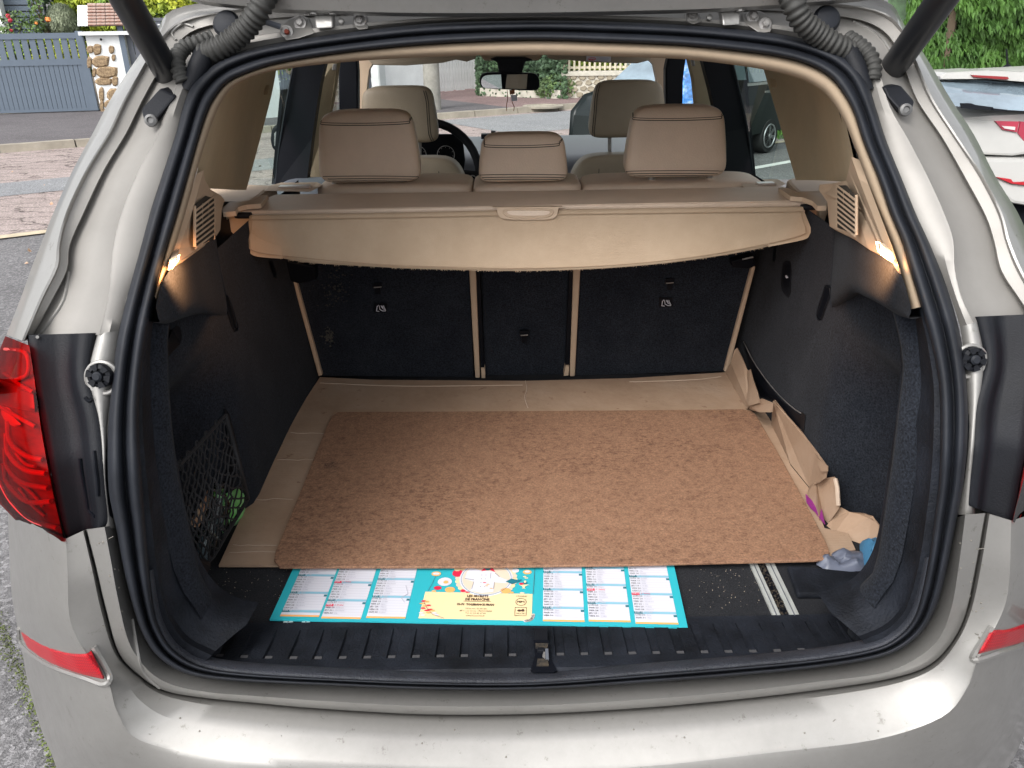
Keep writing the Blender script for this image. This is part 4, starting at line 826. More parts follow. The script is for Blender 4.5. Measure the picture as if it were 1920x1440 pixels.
for px,py in ((570,14),(1403,6),(640,40),(1330,33)):
    b=MB(); b.lathe([(.0045,-.002),(.004,.003),(.002,.004)],PS(px,py,-.038 if py<20 else -.014),(0,-1,.3),12); b.build('plug',BPLAST if px in(570,) else PAINT,suv)
for px,py in ((425,45),(1550,36)):
    b=MB(); b.lathe([(.018,-.004),(.020,.0),(.016,.006),(.008,.008)],PS(px,py,-.008),(0,-1,.4),20); b.build('grommet',RUBBER,suv)
# corrugated cable sleeves
def hose(pts,r,nm='cable_sleeve',pitch=.0080,m=None):
    P=[PS(x,y,o) for x,y,o in pts]; P=[V(p) for p in crom([tuple(p) for p in P],14)]
    L=[0]; 
    for a,b_ in zip(P,P[1:]): L.append(L[-1]+(b_-a).length)
    n=int(L[-1]/pitch*4); path=[]; rs=[]; j=0
    for i in range(n+1):
        s_=L[-1]*i/n
        while j<len(L)-2 and L[j+1]<s_: j+=1
        t=(s_-L[j])/max(1e-9,L[j+1]-L[j]); path.append(P[j].lerp(P[j+1],min(1,t))); rs.append(r*(1.02,.93,.76,.93)[i%4])
    b=MB(); b.tube(path,rs,16); return b.build(nm,m or mat('sleeve_rubber',(.03,.03,.028),.65),suv,ang=180)
hs1=hose([(505,-25,-.10),(490,10,-.09),(468,45,-.06),(440,72,-.035),(408,92,-.02),(382,103,-.005)],.0165)
hose([(398,72,-.012),(372,80,-.018),(345,90,-.02),(332,110,-.02),(337,135,-.01),(345,155,.0)],.0115,m=hs1.data.materials[0])
hose([(1477,-25,-.10),(1488,8,-.09),(1505,40,-.065),(1535,65,-.04),(1565,85,-.022),(1592,98,-.005)],.0165,m=hs1.data.materials[0])
hose([(1590,72,-.01),(1612,86,-.018),(1630,104,-.018),(1638,125,-.012),(1636,150,.0)],.0115,m=hs1.data.materials[0])
for a,b_ in (((385,100),(352,170)),((1592,100),(1625,172))):
    b=MB(); b.tube([PS(*a,-.006),PS(*mix2(a,b_,.4),-.008),PS(*b_,.012)],[.015,.014,.010],12); b.build('cable_duct',BPLAST,suv)
b=MB(); b.tube([PS(525,50,-.02),PS(510,45,-.03),PS(495,40,-.05)],.004,8); b.build('earth_strap',FENCEM,suv)
# struts
def strut(p0,y0,p1,y1,nm='tailgate_strut'):
    a=PY(*p0,y0); t=PY(*p1,y1); d=(t-a).normalized(); L=(t-a).length
    b=MB(); b.lathe([(.010,-.004),(.014,.004),(.0175,.018),(.0185,.03),(.0185,L),(.016,L+.3)],a,d,24); o=b.build(nm,mat('strut_black',(.012,.013,.016),.38),suv)
    b=MB(); b.tube([a+d*.03-V((0,.0186,0)),a+d*L-V((0,.0186,0))],.0012,5); b.build('seam_line',BDARK,o); return o
s1=strut((334,172),.44,(236,0),.26); s2=strut((1645,168),.44,(1772,-10),.26)
for pts,sc,st in (([(300,165),(330,180),(285,233),(268,225),(264,205)],(283,226),s1),([(1655,162),(1690,160),(1716,190),(1710,212),(1695,216),(1665,182)],(1698,206),s2)):
    P=[PS(x,y,-.008) for x,y in pts]; b=MB(); b.prism(P,V((0,.05,0))); b.build('strut_bracket',BPLAST,suv,smooth=False,bevel=.003)
    b=MB(); b.lathe([(.0085,-.002),(.008,.003),(.0045,.0045),(.004,.002)],PS(*sc,-.010),(.15 if sc[0]<900 else -.15,-1,.3),20); b.build('bracket_bolt',mat('dull_bolt',(.12,.12,.12),.5,.4),suv)
# beige ring trim
iT=list(range(40,54))+list(range(0,13))
TT={40:(1707,580),41:(1690,515),42:(1673,462),43:(1653,410),44:(1628,345),45:(1604,280),46:(1580,222),47:(1552,180),48:(1526,160),49:(1496,146),50:(1450,134),51:(1385,123),52:(1280,111),53:(1140,106),0:(990,103),1:(800,107),2:(640,117),3:(525,131),4:(470,146),5:(434,166),6:(416,190),7:(403,217),8:(387,262),9:(368,325),10:(346,405),11:(324,475),12:(293,565)}
Tl=[TT[i] for i in iT]; Il=[II[i] for i in iT]
rt_,_=sgrid('opening_trim',[between(Il,Tl,t) for t in (-.1,.06,.4,.8,1.0,1.0)],[.02,.006,.004,.016,.03,.09],mat('header_trim',(.29,.225,.16),.8,spec=.2,bump=.1,bscale=400),4,ang=180)
# black inner pillar trim
iJ=list(range(12,23)); JJ={12:(296,560),13:(283,640),14:(284,740),15:(292,830),16:(308,920),17:(320,985),18:(338,1060),19:(358,1105),20:(384,1138),21:(418,1160),22:(462,1172)}
JR={40:(1714,585),39:(1720,650),38:(1722,730),37:(1713,820),36:(1700,900),35:(1690,970),34:(1677,1040),33:(1660,1085),32:(1635,1118),31:(1600,1140),30:(1560,1152)}
def bl_trim(idx,J):
    rows=[]; 
    tb=crom([tuple(II[i])+tuple(J[i]) for i in idx],4)
    for r in tb:
        I_=(r[0],r[1]); J_=(r[2],r[3]); jj=PS(*J_,.075)
        if jj.z<.70: jj=PZ(*J_,.690)
        ii=PS(*I_,.012); m1=PS(*mix2(I_,J_,.25),.016); row=[ii,m1]
        for t in (.3,.5,.75): q=ii.lerp(jj,t); q.z-=.0; row.append(q+ (V((0,.004,0))))
        row.append(jj); row.append(jj+(jj-ii)*.05+V((0,.05,-.005))); rows.append(row)
    return mk('inner_pillar_trim',*grid(rows),SILLM,suv,ang=40)
bl_trim(iJ,JJ); bl_trim(sorted(JR),JR)
# carpeted side walls
def wall(sgn,J,K,name):
    jp=[PS(*p,.07) for p in J]; kp_=[PS(*p,.105) for p in K]
    def at(P,z):
        P=sorted(P,key=lambda p:p.z)
        if z<=P[0].z: q=P[0].copy(); q.z=z; return q
        for a,b_ in zip(P,P[1:]):
            if z<=b_.z: t=(z-a.z)/(b_.z-a.z+1e-9); return a.lerp(b_,t)
        q=P[-1].copy(); q.y+=(z-q.z)*.9; q.x-=sgn*(z-q.z)*.15; q.z=z; return q
    rows=[]; nz=34
    for i in range(nz):
        z=.665+(1.30-.665)*i/(nz-1); a=at(jp,z); k=at(kp_,z); zc_=min(z,1.185)
        pk=max(0,min(1,(1.06-z)/.10))*1.0; pk=pk*pk*(3-2*pk)
        xo=sgn*lerp(.555,.625,pk); row=[a+V((sgn*.004,-.012,0)),a,a.lerp(k,.3)+V((-sgn*.003,0,0)),a.lerp(k,.8)+V((-sgn*.002,0,0)),k]
        if pk<1: k2=k
        row.append(k.lerp(V((xo,.17,z)),.25)+V((sgn*.006,0,0))); row.append(V((xo,max(.15,k.y+.03),z))); row.append(V((xo+sgn*.005,max(.26,k.y+.06),z))); row.append(V((xo-sgn*.004,.36,z))); row.append(V((sgn*lerp(.548,.575,pk),.43,z)))
        row+= [V((sgn*.546,.485,z)),V((sgn*.544,.52,z)),V((sgn*.548,.62,z)),V((sgn*.552,.8,z)),V((sgn*.55,1.0,z)),V((sgn*.55,1.14,z))]
        for qi,q in enumerate(row): q.z=min(q.z,(9,9,9,9,9,1.29,1.27,1.25,1.225,1.205)[qi] if qi<10 else 1.186)
        rows.append(row)
    return mk(name,*grid(rows),CARPET,suv,ang=180)
wl_=wall(-1,[(296,560),(283,640),(284,740),(292,830),(310,920),(320,985),(338,1060),(358,1105),(384,1138)],[(322,560),(315,640),(317,720),(322,793),(333,887),(350,960),(362,1020),(376,1080),(400,1120)],'side_carpet')
wr_=wall(1,[(1714,585),(1722,650),(1722,740),(1711,840),(1698,920),(1690,970),(1677,1040),(1660,1085),(1632,1118)],[(1672,580),(1687,640),(1693,690),(1685,757),(1670,880),(1658,960),(1648,1030),(1636,1075),(1606,1104)],'side_carpet')
SHO=[]
for sg,tp,md,bt_,ex in ((1,[(1708,575,.10),(1692,520,.13),(1668,488,.16),(1640,474,.22),(1602,450,.36)],[(1708,585,.105),(1688,548,.135),(1660,524,.17),(1630,508,.24),(1598,495,.36)],[(1708,598,.112),(1682,590,.175),(1655,573,.20),(1622,556,.28),(1595,548,.40)],((1566,432),(1562,490),(1560,575))),
    (-1,[(292,575,.10),(302,535,.13),(320,505,.16),(338,494,.20),(368,468,.36)],[(296,595,.11),(310,560,.135),(330,535,.17),(350,520,.22),(376,505,.36)],[(295,604,.112),(316,606,.175),(338,598,.20),(360,590,.28),(388,585,.40)],((404,440),(412,500),(425,590)))):
    rows=[]
    for L_,e_,k in ((tp,ex[0],0),(md,ex[1],1),(bt_,ex[2],2)):
        P=[PY(*p) for p in L_]+[PX(e_[0],e_[1],sg*.543)]; rows.append([tuple(p) for p in P])
    rows.append([tuple(V(p)+V((sg*.05,.03,-.004))) for p in rows[2]])
    rr_=[crom(q,4) for q in rows]; cc=[crom([q[i] for q in rr_],5) for i in range(len(rr_[0]))]
    g_=[[V(cc[j][i]) for j in range(len(cc))] for i in range(len(cc[0]))]
    SHO.append(mk('carpet_shoulder',*grid(g_),CARPET,suv,ang=180))
    yy0=378 if sg<0 else 372; xa,xb=((396,442) if sg<0 else (1528,1570))
    b=MB(); b.prism([PX(xa,yy0,sg*.60),PX(xb,yy0,sg*.60),PX(xb,470,sg*.60),PX(xa,470,sg*.60)],V((sg*.01,0,0))); b.build('trim_backing',BDARK,suv,smooth=False)
TSH=[bvh(o) for o in SHO]
TWL=[bvh(wl_),bvh(wr_)]
def onw(px,py,l=.003): return hit(TWL,px,py,l)[0]
# slots, hooks and catches in the carpet walls
def wslot(pts,m,nm,l=.003,th=.004,par=suv):
    P=[onw(x,y,l) for x,y in pts]; b=MB(); b.prism(P,ray(*pts[0]).normalized()*th); return b.build(nm,m,par,smooth=False)
o=wslot([(418,556),(426,552),(431,560),(447,612),(446,620),(439,622),(434,612),(418,564)],BDARK,'carpet_slot'); b=MB(); b.tube([onw(x,y,.004) for x,y in [(421,560),(427,557),(431,566),(444,614),(440,618),(436,610),(421,560)]],.0012,6); b.build('slot_rim',BPLAST,o)
o=wslot([(1546,536),(1552,533),(1559,540),(1558,552),(1541,600),(1534,600),(1530,592),(1532,580)],BDARK,'carpet_slot'); b=MB(); b.tube([onw(x,y,.004) for x,y in [(1547,537),(1556,541),(1556,552),(1540,598),(1532,592),(1547,537)]],.0012,6); b.build('slot_rim',BPLAST,o)
o=wslot([(323,618),(333,611),(338,614),(341,632),(338,645),(316,668),(315,640)],BDARK,'lashing_recess')
wslot([(1467,494),(1475,489),(1482,492),(1484,510),(1482,550),(1478,558),(1467,548),(1464,530)],BPLAST,'seat_release',.004)
wslot([(1469,500),(1476,494),(1480,498),(1481,515),(1480,538),(1470,540),(1467,520)],BDARK,'release_recess',.0048); o=wslot([(1472,517),(1475,516),(1478,521),(1474,522)],PWHITE,'release_symbol',.006,.001)
wslot([(1450,462),(1456,462),(1453,490),(1448,490)],BDARK,'carpet_slot')
wslot([(503,490),(511,490),(520,520),(513,520)],BDARK,'carpet_slot')
# lashing net rail on right wall: dark plastic pocket edge
wslot([(1392,636),(1402,650),(1420,690),(1440,722),(1462,748),(1490,772),(1503,780),(1500,806),(1478,778),(1450,752),(1420,738),(1408,705)],BDARK,'side_pocket',.006)
b=MB(); b.tube([onw(x,y,.009) for x,y in crom([(1394,640),(1412,676),(1432,706),(1460,740),(1486,764),(1502,775)],4)],.0011,6); b.build('pocket_piping',STEEL,suv)
wslot([(1502,772),(1510,778),(1507,808),(1500,812)],BPLAST,'pocket_end',.008)
# boot floor, rails
b=MB(); zf_=.680
b.add([V((-.64,.153,zf_)),V((.64,.153,zf_)),V((.64,1.2,zf_)),V((-.64,1.2,zf_))],[(0,1,2,3)]); b.build('boot_floor',FLOORC,suv,smooth=False)
# step pieces at both front corners
def fpoly(name,pts,z,m,th=.004,par=suv,**k):
    P=[PZ(x,y,z) for x,y in pts]; b=MB(); b.prism(P,V((0,0,-th))); return b.build(name,m,par,smooth=False,**k)
fpoly('corner_tray',[(1500,1060),(1640,1075),(1662,1060),(1655,1085),(1630,1105),(1600,1113),(1495,1113),(1476,1060)],.692,SILLM,.012,bevel=.004)
def along(pa,pb,z,ext):   # extend a floor line towards the seats
    a=PZ(*pa,z); b_=PZ(*pb,z); return a,b_+(b_-a).normalized()*ext
def rail(x00,x01,x10,x11,yn,yf,m,nm,z=.684,th=.003):
    a=PZ(x00,yn,z); b_=PZ(x01,yn,z); yy=.153; 
    a=V((a.x,max(a.y,yy),z)); b_=V((b_.x,max(b_.y,yy),z)); bb=MB(); bb.prism([a,b_,V((b_.x,1.04,z)),V((a.x,1.04,z))],V((0,0,-th))); return bb.build(nm,m,suv,smooth=False)
xr=[PZ(x,1145,.684).x for x in (1445,1460,1477,1495)]
for sgn,xs in ((1,xr),(-1,[-x for x in xr[::-1]])):
    for a,b_ in ((xs[0],xs[1]),(xs[2],xs[3])):
        bb=MB(); bb.prism([V((a,.150,.684)),V((b_,.150,.684)),V((b_,1.04,.684)),V((a,1.04,.684))],V((0,0,-.004))); ro=bb.build('cargo_rail',ALU,suv,smooth=False); m_=(a+b_)/2
        bb=MB(); bb.prism([V((m_-.0008,.151,.6846)),V((m_+.0008,.151,.6846)),V((m_+.0008,1.03,.6846)),V((m_-.0008,1.03,.6846))],V((0,0,-.001))); bb.build('rail_groove',FENCEM,ro,smooth=False)
    bb=MB(); bb.prism([V((xs[1],.151,.6815)),V((xs[2],.151,.6815)),V((xs[2],1.04,.6815)),V((xs[1],1.04,.6815))],V((0,0,-.001))); bb.build('rail_channel',BDARK,suv,smooth=False)
    def dp(r,xs=xs): return (V((r.uniform(xs[1]+.001,xs[2]-.001),r.uniform(.155,.34),.684)),V((0,0,1)))
    cloud('channel_dirt',dp,260,.003,DIRT,suv,1.2,int(5+sgn),kind='stuff')
# sill with moulded slots
def sillz(y):
    T=[(.020,.688),(.0225,.697),(.030,.7035),(.042,.703),(.054,.698),(.10,.690),(.140,.684),(.152,.6845),(.158,.676)]
    for (a,b_),(c,d) in zip(T,T[1:]):
        if y<=c: return b_+(d-b_)*(y-a)/(c-a)
    return T[-1][1]
slots=[]
for k in range(27):
    px=415+45.5*k; py=1219+20*(1-((px-1010)/600)**2); 
    if abs(px-1015)<30: continue
    slots.append(PZ(px,py,.695).x)
xsb=[-.56]; 
for s_ in sorted(slots): xsb+=[s_-.0075,s_-.0058,s_+.0058,s_+.0075]
xsb.append(.56); ysb=[.020,.0225,.030,.042,.054,.060,.0615,.080,.10,.112,.135,.142,.152,.158]
rows=[]
for j,y in enumerate(ysb):
    row=[]
    for i,x in enumerate(xsb):
        z=sillz(y)
        if 6<=j<=9 and i not in (0,len(xsb)-1) and (i-1)%4 in (1,2): z-=.0045
        yy=y+.018*max(0,(abs(x)-.30)/.26)**2*(1 if y<.10 else .3)
        row.append(V((x,yy,z)))
    rows.append(row)
sill=mk('sill_trim',*grid(rows),SILLM,suv,ang=35)
b=MB()
for s_ in slots:
    y0=.0615+.018*max(0,(abs(s_)-.30)/.26)**2; b.box((s_,y0+.0042,sillz(.062)-.0035),(.0108,.006,.0012))
b.build('slot_scuffs',mat('scuffed_plastic',(.06,.06,.064),.6),sill,kind='stuff')
LIPM=mat('grained_lip_plastic',(.030,.033,.042),.5,spec=.35,bump=.8,bscale=420,vary=.25,vscale=12)
LL={18:(293,1065),19:(302,1118),20:(314,1160),21:(340,1200),22:(388,1229),23:(460,1241),24:(600,1250),25:(800,1258),26:(1000,1259),27:(1200,1244),28:(1387,1229),29:(1528,1215),30:(1628,1197),31:(1668,1177),32:(1696,1148),33:(1712,1110),34:(1728,1045)}
rows=[]
for q in crom([tuple(II[i])+tuple(LL[i]) for i in sorted(LL)],5):
    a=PS(q[0],q[1],.004); c=PS(q[2],q[3],.031); row=[]
    for j in range(9):
        t=j/8; p=a.lerp(c,t); p=p+(CC-p).normalized()*.0075*math.sin(math.pi*min(1,t*1.0))**.7; row.append(p)
    row.append(c+V((0,.01,-.012))); rows.append(row)
mk('sill_lip',*grid(rows),LIPM,suv,ang=180)
# latch striker housing
def lp(px,py,z): return PZ(px,py,z)
lt=thing('x',(0,0,0)); bpy.data.objects.remove(lt)
b=MB(); b.prism([lp(1002,1177,.7),lp(1027,1177,.7),lp(1027,1201,.7),lp(1003,1201,.7)],V((0,0,-.02))); la=b.build('latch_housing',BPLAST,suv,smooth=False,bevel=.001)
b=MB(); b.prism([lp(1000,1200,.7045),lp(1029,1200,.7045),lp(1032,1232,.7045),lp(1044,1257,.7055),(lp(1040,1260,.7055)),lp(1000,1260,.7055),lp(995,1257,.7055),lp(1003,1230,.7045)],V((0,0,-.002))); b.build('latch_recess',BDARK,la,smooth=False)
b=MB(); b.prism([lp(1004,1206,.7065),lp(1028,1206,.7065),lp(1026,1214,.7065),lp(1004,1214,.7065)],V((0,0,-.004))); b.build('latch_plate',DIRT,la,smooth=False)
b=MB(); b.prism([lp(1007,1213,.709),lp(1021,1213,.709),lp(1021,1220,.709),lp(1007,1220,.709)],V((0,0,-.006))); b.build('striker_bar',BPLAST,la,smooth=False,bevel=.001)
b=MB(); b.prism([lp(1019,1222,.7085),lp(1022,1222,.7085),lp(1022,1233,.7085),lp(1017,1229,.7085)],V((0,0,-.003))); b.build('striker_wire',STEEL,la,smooth=False)
b=MB(); b.prism([lp(1022,1216,.708),lp(1028,1216,.708),lp(1029,1236,.708),lp(1023,1236,.708)],V((0,0,-.004))); b.build('latch_side',FENCEM,la,smooth=False)
b=MB(); b.prism([lp(1008,1235,.7075),lp(1027,1235,.7075),lp(1029,1247,.7075),lp(1006,1247,.7075)],V((0,0,-.004))); b.build('latch_foot',DIRT,la,smooth=False)
# ---------------- rear seats
def sq(pts,off,m,nm,th=.02,par=suv,bevel=0,**k):
    P=[PS(x,y,off,yseat) for x,y in pts]; b=MB(); b.prism(P,V((0,th,.0))); return b.build(nm,m,par,smooth=False,bevel=bevel,**k)
sL=sq([(520,395),(878,395),(888,709),(600,706),(548,500)],0,CARPET,'seat_back_panel',.08,bevel=.006); sM=sq([(900,395),(1070,395),(1062,707),(908,709)],.012,CARPET,'seat_back_panel',.08,bevel=.004); sR=sq([(1092,395),(1445,395),(1412,500),(1362,697),(1077,706)],0,CARPET,'seat_back_panel',.08,bevel=.006)
sq([(873,395),(888,395),(900,709),(891,709)],-.008,CROAK,'seat_edge_piping',.09,bevel=.003); sq([(1079,395),(1094,395),(1078,706),(1068,706)],-.008,CROAK,'seat_edge_piping',.09,bevel=.003)
sq([(541,500),(548,500),(604,704),(597,706)],-.012,CROAK,'seat_edge_piping',.05,bevel=.002); sq([(1410,500),(1417,500),(1366,697),(1358,697)],-.012,CROAK,'seat_edge_piping',.05,bevel=.002)
sq([(890,500),(899,500),(908,690),(902,690)],-.004,BDARK,'seat_gap',.04); sq([(1068,500),(1077,500),(1069,685),(1060,687)],-.004,BDARK,'seat_gap',.04)
sq([(902,691),(909,691),(910,709),(903,709)],-.012,CROAK,'seat_edge_piping',.05); sq([(1060,687),(1067,686),(1066,704),(1057,705)],-.012,CROAK,'seat_edge_piping',.05)
for px,py in ((708,540),(1256,532),(983,630)):
    o=sq([(px-8,py-9),(px+8,py-10),(px+9,py-1),(px+5,py),(px+5,py+12),(px-5,py+12),(px-5,py),(px-9,py)],-.004,BDARK,'tether_anchor',.01); b=MB(); b.tube([PS(px-7,py-1,-.008,yseat),PS(px+7,py-2,-.008,yseat)],.0014,6); b.build('anchor_bar',STEEL,o)
for px,py in ((714,577),(1249,567)):
    o=sq([(px-13,py-9),(px+12,py-9),(px+12,py+9),(px-13,py+9)],-.003,BDARK,'child_seat_symbol',.004)
    for pts in ([(-8,6),(-7,-2),(-4,-5)],[(-3,-4),(-2,3),(3,6),(9,6),(9,4),(4,2),(0,-4)],[(2,-4),(4,0)],[(5,-4),(6,0),(8,2)],[(-9,6),(-3,7)]):
        b=MB(); b.tube([PS(px+x,py+y,-.005,yseat) for x,y in pts],.0009,5); b.build('symbol_line',PWHITE,o)
# faint stains on the left seat back
def stain(cx,cy,rx,ry,seed,m):
    rr=random.Random(seed); v=[];n=0;b=MB()
    for k in range(90):
        x=cx+rr.gauss(0,rx*.45); y=cy+rr.gauss(0,ry*.45); p=PS(x,y,-.0015,yseat); b.box(p,(rr.uniform(.001,.005),.0004,rr.uniform(.001,.004)))
    b.build('stain_fibres',m,sL,smooth=False,kind='stuff')
ST1=mat('dull_stain',(.035,.032,.026),1); stain(625,540,34,40,1,ST1); stain(617,632,10,18,2,mat('pale_stain',(.05,.047,.04),1))
# seat top latches in shadow under the cover
for pts in ([(520,486),(590,500),(592,525),(560,532),(545,528),(530,505)],[(1372,490),(1412,478),(1418,498),(1404,505),(1375,502)]): sq(pts,-.03,BDARK,'seat_catch',.03,bevel=.003)
b=MB(); b.tube([PS(1392,486,-.035,yseat),PS(1412,482,-.035,yseat)],.002,8); b.build('catch_bar',STEEL,suv)
# leather tops of the rear seats
def cushion(name,c,s,m,parent=suv,e=.35,n=16,shape=None,**k):
    # rounded box (superellipsoid) ; s = half sizes
    v=[];f=[]; nu=n*2; nv=n
    def sp(a,e): return math.copysign(abs(a)**e,a)
    for i in range(nv+1):
        ph=-math.pi/2+math.pi*i/nv
        for j in range(nu):
            th=2*math.pi*j/nu; x=sp(math.cos(ph),e)*sp(math.cos(th),e); y=sp(math.cos(ph),e)*sp(math.sin(th),e); z=sp(math.sin(ph),e)
            p=V((x,y,z))
            if shape: p=shape(p)
            v.append(V(c)+V((p.x*s[0],p.y*s[1],p.z*s[2])))
    for i in range(nv):
        for j in range(nu):
            f.append((i*nu+j,i*nu+(j+1)%nu,(i+1)*nu+(j+1)%nu,(i+1)*nu+j))
    return mk(name,v,f,m,parent,ang=180,**k)
def pxbox(x0,x1,y0,y1,Yd,dep,name,m,e=.25,shape=None,n=16,par=suv):
    c=PY((x0+x1)/2,(y0+y1)/2,Yd); hw=(PY(x1,(y0+y1)/2,Yd)-PY(x0,(y0+y1)/2,Yd)).length/2; hh=(PY((x0+x1)/2,y0,Yd).z-PY((x0+x1)/2,y1,Yd).z)/2
    return cushion(name,(c.x,c.y+dep/2,c.z),(hw,dep/2,hh),m,par,e,n,shape), c,hw,hh
pxbox(590,886,347,400,1.0,.16,'seat_top',LEATH,.3); pxbox(886,1092,346,400,1.0,.16,'seat_top',LEATH,.25); pxbox(1092,1440,343,400,1.0,.16,'seat_top',LEATH,.3)
for x0,x1,y0 in ((500,600,346),(1400,1475,340)):
    P=[(x0,y0+6,1.0),(x0+20,y0+1,1.1),(x1-10,y0,1.1),(x1,y0+5,1.0),(x1-20,y0+14,.95),(x0-5,y0+12,.95)]; plate('belt_guide',P,.03,CROAK,suv,bevel=.004)
    plate('belt_slot',[(x0+22,y0+4,.985),(x1-22,y0+3,.985),(x1-18,y0+7,.985),(x0+20,y0+8,.985)],.02,LAMPW,suv)
# headrests
def headrest(x0,x1,y0,y1,Yd,dep,m,top=.86,stitch='rear',posts=(),par=suv,rot=0):
    def shp(p):
        t=(p.z+1)/2; w=lerp(1.0,top,max(0,t)**1.5); return V((p.x*w*(1-.03*p.y), p.y*(1-.25*t), p.z+.03*(1-p.x*p.x)))
    o,c,hw,hh=pxbox(x0,x1,y0,y1,Yd,dep,'headrest',m,.30,shp,30)
    T=bvh(o)
    def st(pts,r=.0011):
        q=[]
        for x,y in crom(pts,8):
            h=T.ray_cast(CC,ray(x,y).normalized())
            if h[0] is not None: q.append(h[0]+ray(x,y).normalized()*-.0003)
        if len(q)>2: b=MB(); b.tube(q,r,5); b.build('stitching',THREAD,o)
    W=x1-x0
    if stitch=='rear':
        yt=y0+17; 
        for d in (0,4): st([(x0+12,y0+4),(x0+13-d*.3,yt-5+d),(x0+20,yt+d),(x0+W*.5,yt+1+d),(x1-24,yt-2+d),(x1-17,yt-7+d),(x1-10,y0+3)],.0009 if d else .0007)
        for d in (12,17): st([(x0+1,y1-d+2),(x0+8,y1-d),(x0+W*.5,y1-d-1),(x1-8,y1-d),(x1-1,y1-d+2)],.0008)
        st([(x0+6,y1-8),(x0+W*.5,y1-9),(x1-6,y1-8)],.0008)
    else:
        xx = x1-20 if stitch=='l' else x0+17
        sg = 1 if stitch=='l' else -1
        for d in (0,4): st([(xx-2*sg-d,y0+4),(xx+3*sg-d,y0+25),(xx+5*sg-d,(y0+y1)/2),(xx+8*sg-d,y1-20),(xx+(15*sg if sg>0 else -8)-d,y1-5)],.0012)
    for px,ya,yb_,r in posts:
        p=PY(px,ya,Yd+dep*.4); q=PY(px,yb_,Yd+dep*.4); b=MB(); b.tube([p,q],r,12); b.build('headrest_post',STEEL if r<.008 else BPLAST,o)
        b=MB(); b.lathe([(r*2.2,-.004),(r*2.2,.004),(r*1.5,.008)],q,(0,0,1),16); b.build('post_collar',m,o)
    return o
h1=headrest(590,785,213,348,1.0,.10,LEATH,.86,'rear',((628,335,352,.007),(743,335,352,.007)))
h2=headrest(896,1066,255,345,1.0,.09,LEATH,.88,'rear')
h3=headrest(1175,1370,204,338,1.0,.10,LEATH,.84,'rear',((1221,325,343,.007),(1330,325,340,.007)))
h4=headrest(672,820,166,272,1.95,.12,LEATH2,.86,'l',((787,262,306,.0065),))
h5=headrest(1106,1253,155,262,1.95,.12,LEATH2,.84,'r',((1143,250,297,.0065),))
# front seat backs
def fseat(x0,x1,y0,Yd,w,par=suv):
    c=PY((x0+x1)/2,y0,Yd); hw=(PY(x1,y0,Yd)-PY(x0,y0,Yd)).length/2
    def shp(p): return V((p.x*lerp(1,.86,max(0,p.z)**2),p.y,p.z))
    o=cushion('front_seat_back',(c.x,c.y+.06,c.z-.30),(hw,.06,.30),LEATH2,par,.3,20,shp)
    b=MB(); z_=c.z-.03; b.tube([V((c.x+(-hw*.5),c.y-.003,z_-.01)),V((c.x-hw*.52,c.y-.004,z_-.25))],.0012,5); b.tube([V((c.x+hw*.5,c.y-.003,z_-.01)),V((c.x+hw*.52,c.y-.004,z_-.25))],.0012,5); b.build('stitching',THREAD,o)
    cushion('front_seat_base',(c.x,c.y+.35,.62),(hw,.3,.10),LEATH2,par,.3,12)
fseat(640,882,299,1.9,.2); fseat(1060,1315,292,1.9,.2)
# ---------------- luggage cover
YC=.75
cas=thing('_',(0,0,0)); bpy.data.objects.remove(cas)
b=MB(); b.prism([PY(440,396,YC),PY(1500,378,YC),PY(1540,376,YC),PY(1470,349,YC+.14),PY(1000,357,YC+.14),PY(515,364,YC+.14)][::-1],V((0,0,-.012))); cs=b.build('luggage_cover',LEATH,suv,smooth=False,bevel=.004)
b=MB(); b.prism([PY(440,397,YC+.004),PY(1545,380,YC+.004),PY(1545,384,YC+.004),PY(440,401,YC+.004)],V((0,.01,0))); b.build('shadow_gap',BDARK,cs,smooth=False)
b=MB(); 
q=[PY(422,399,YC+.012),PY(1548,383,YC+.012),PY(1542,425,YC+.012),PY(1528,434,YC+.012),PY(440,440,YC+.012),PY(428,430,YC+.012)]; b.prism(q,V((0,.10,0))); b.build('cassette',LEATH,cs,smooth=False)
for pts in ([(416,390),(430,379),(470,376),(487,366),(503,366),(497,373),(489,382),(462,384),(446,388),(442,396),(418,398)],[(1460,352),(1480,353),(1492,361),(1538,361),(1551,374),(1550,386),(1532,386),(1524,377),(1505,370),(1482,368)]):
    b=MB(); b.prism([PZ(x,y,1.212) for x,y in pts],V((0,0,-.009))); b.build('end_cap',CROAK,cs,smooth=False)
for pts in ([(416,396),(442,397),(442,409),(424,412),(424,437),(416,418)],[(1551,376),(1552,400),(1545,425),(1538,440),(1536,400),(1530,386),(1536,384)]):
    b=MB(); b.prism([PY(x,y,YC-.004) for x,y in pts],V((0,.06,0))); b.build('end_cheek',CROAK,cs,smooth=False,bevel=.003)
for pts in ([(444,400),(468,398),(468,408),(452,409),(444,406)],[(1503,386),(1528,384),(1530,390),(1526,395),(1503,396)]):
    b=MB(); p0=PY((pts[0][0]+pts[2][0])/2,(pts[0][1]+pts[2][1])/2,YC-.01); b.tube([p0-V((.016,0,0)),p0-V((.010,0,0)),p0+V((.016,0,0))],[.005,.0062,.0062],12); b.build('roller_pin',BPLAST,cs)
for pts in ([(433,437),(460,438),(458,446),(436,446)],[(1512,428),(1532,426),(1534,434),(1514,436)]): plate('cassette_foot',[(x,y,YC+.05) for x,y in pts],.03,CROAK,cs)
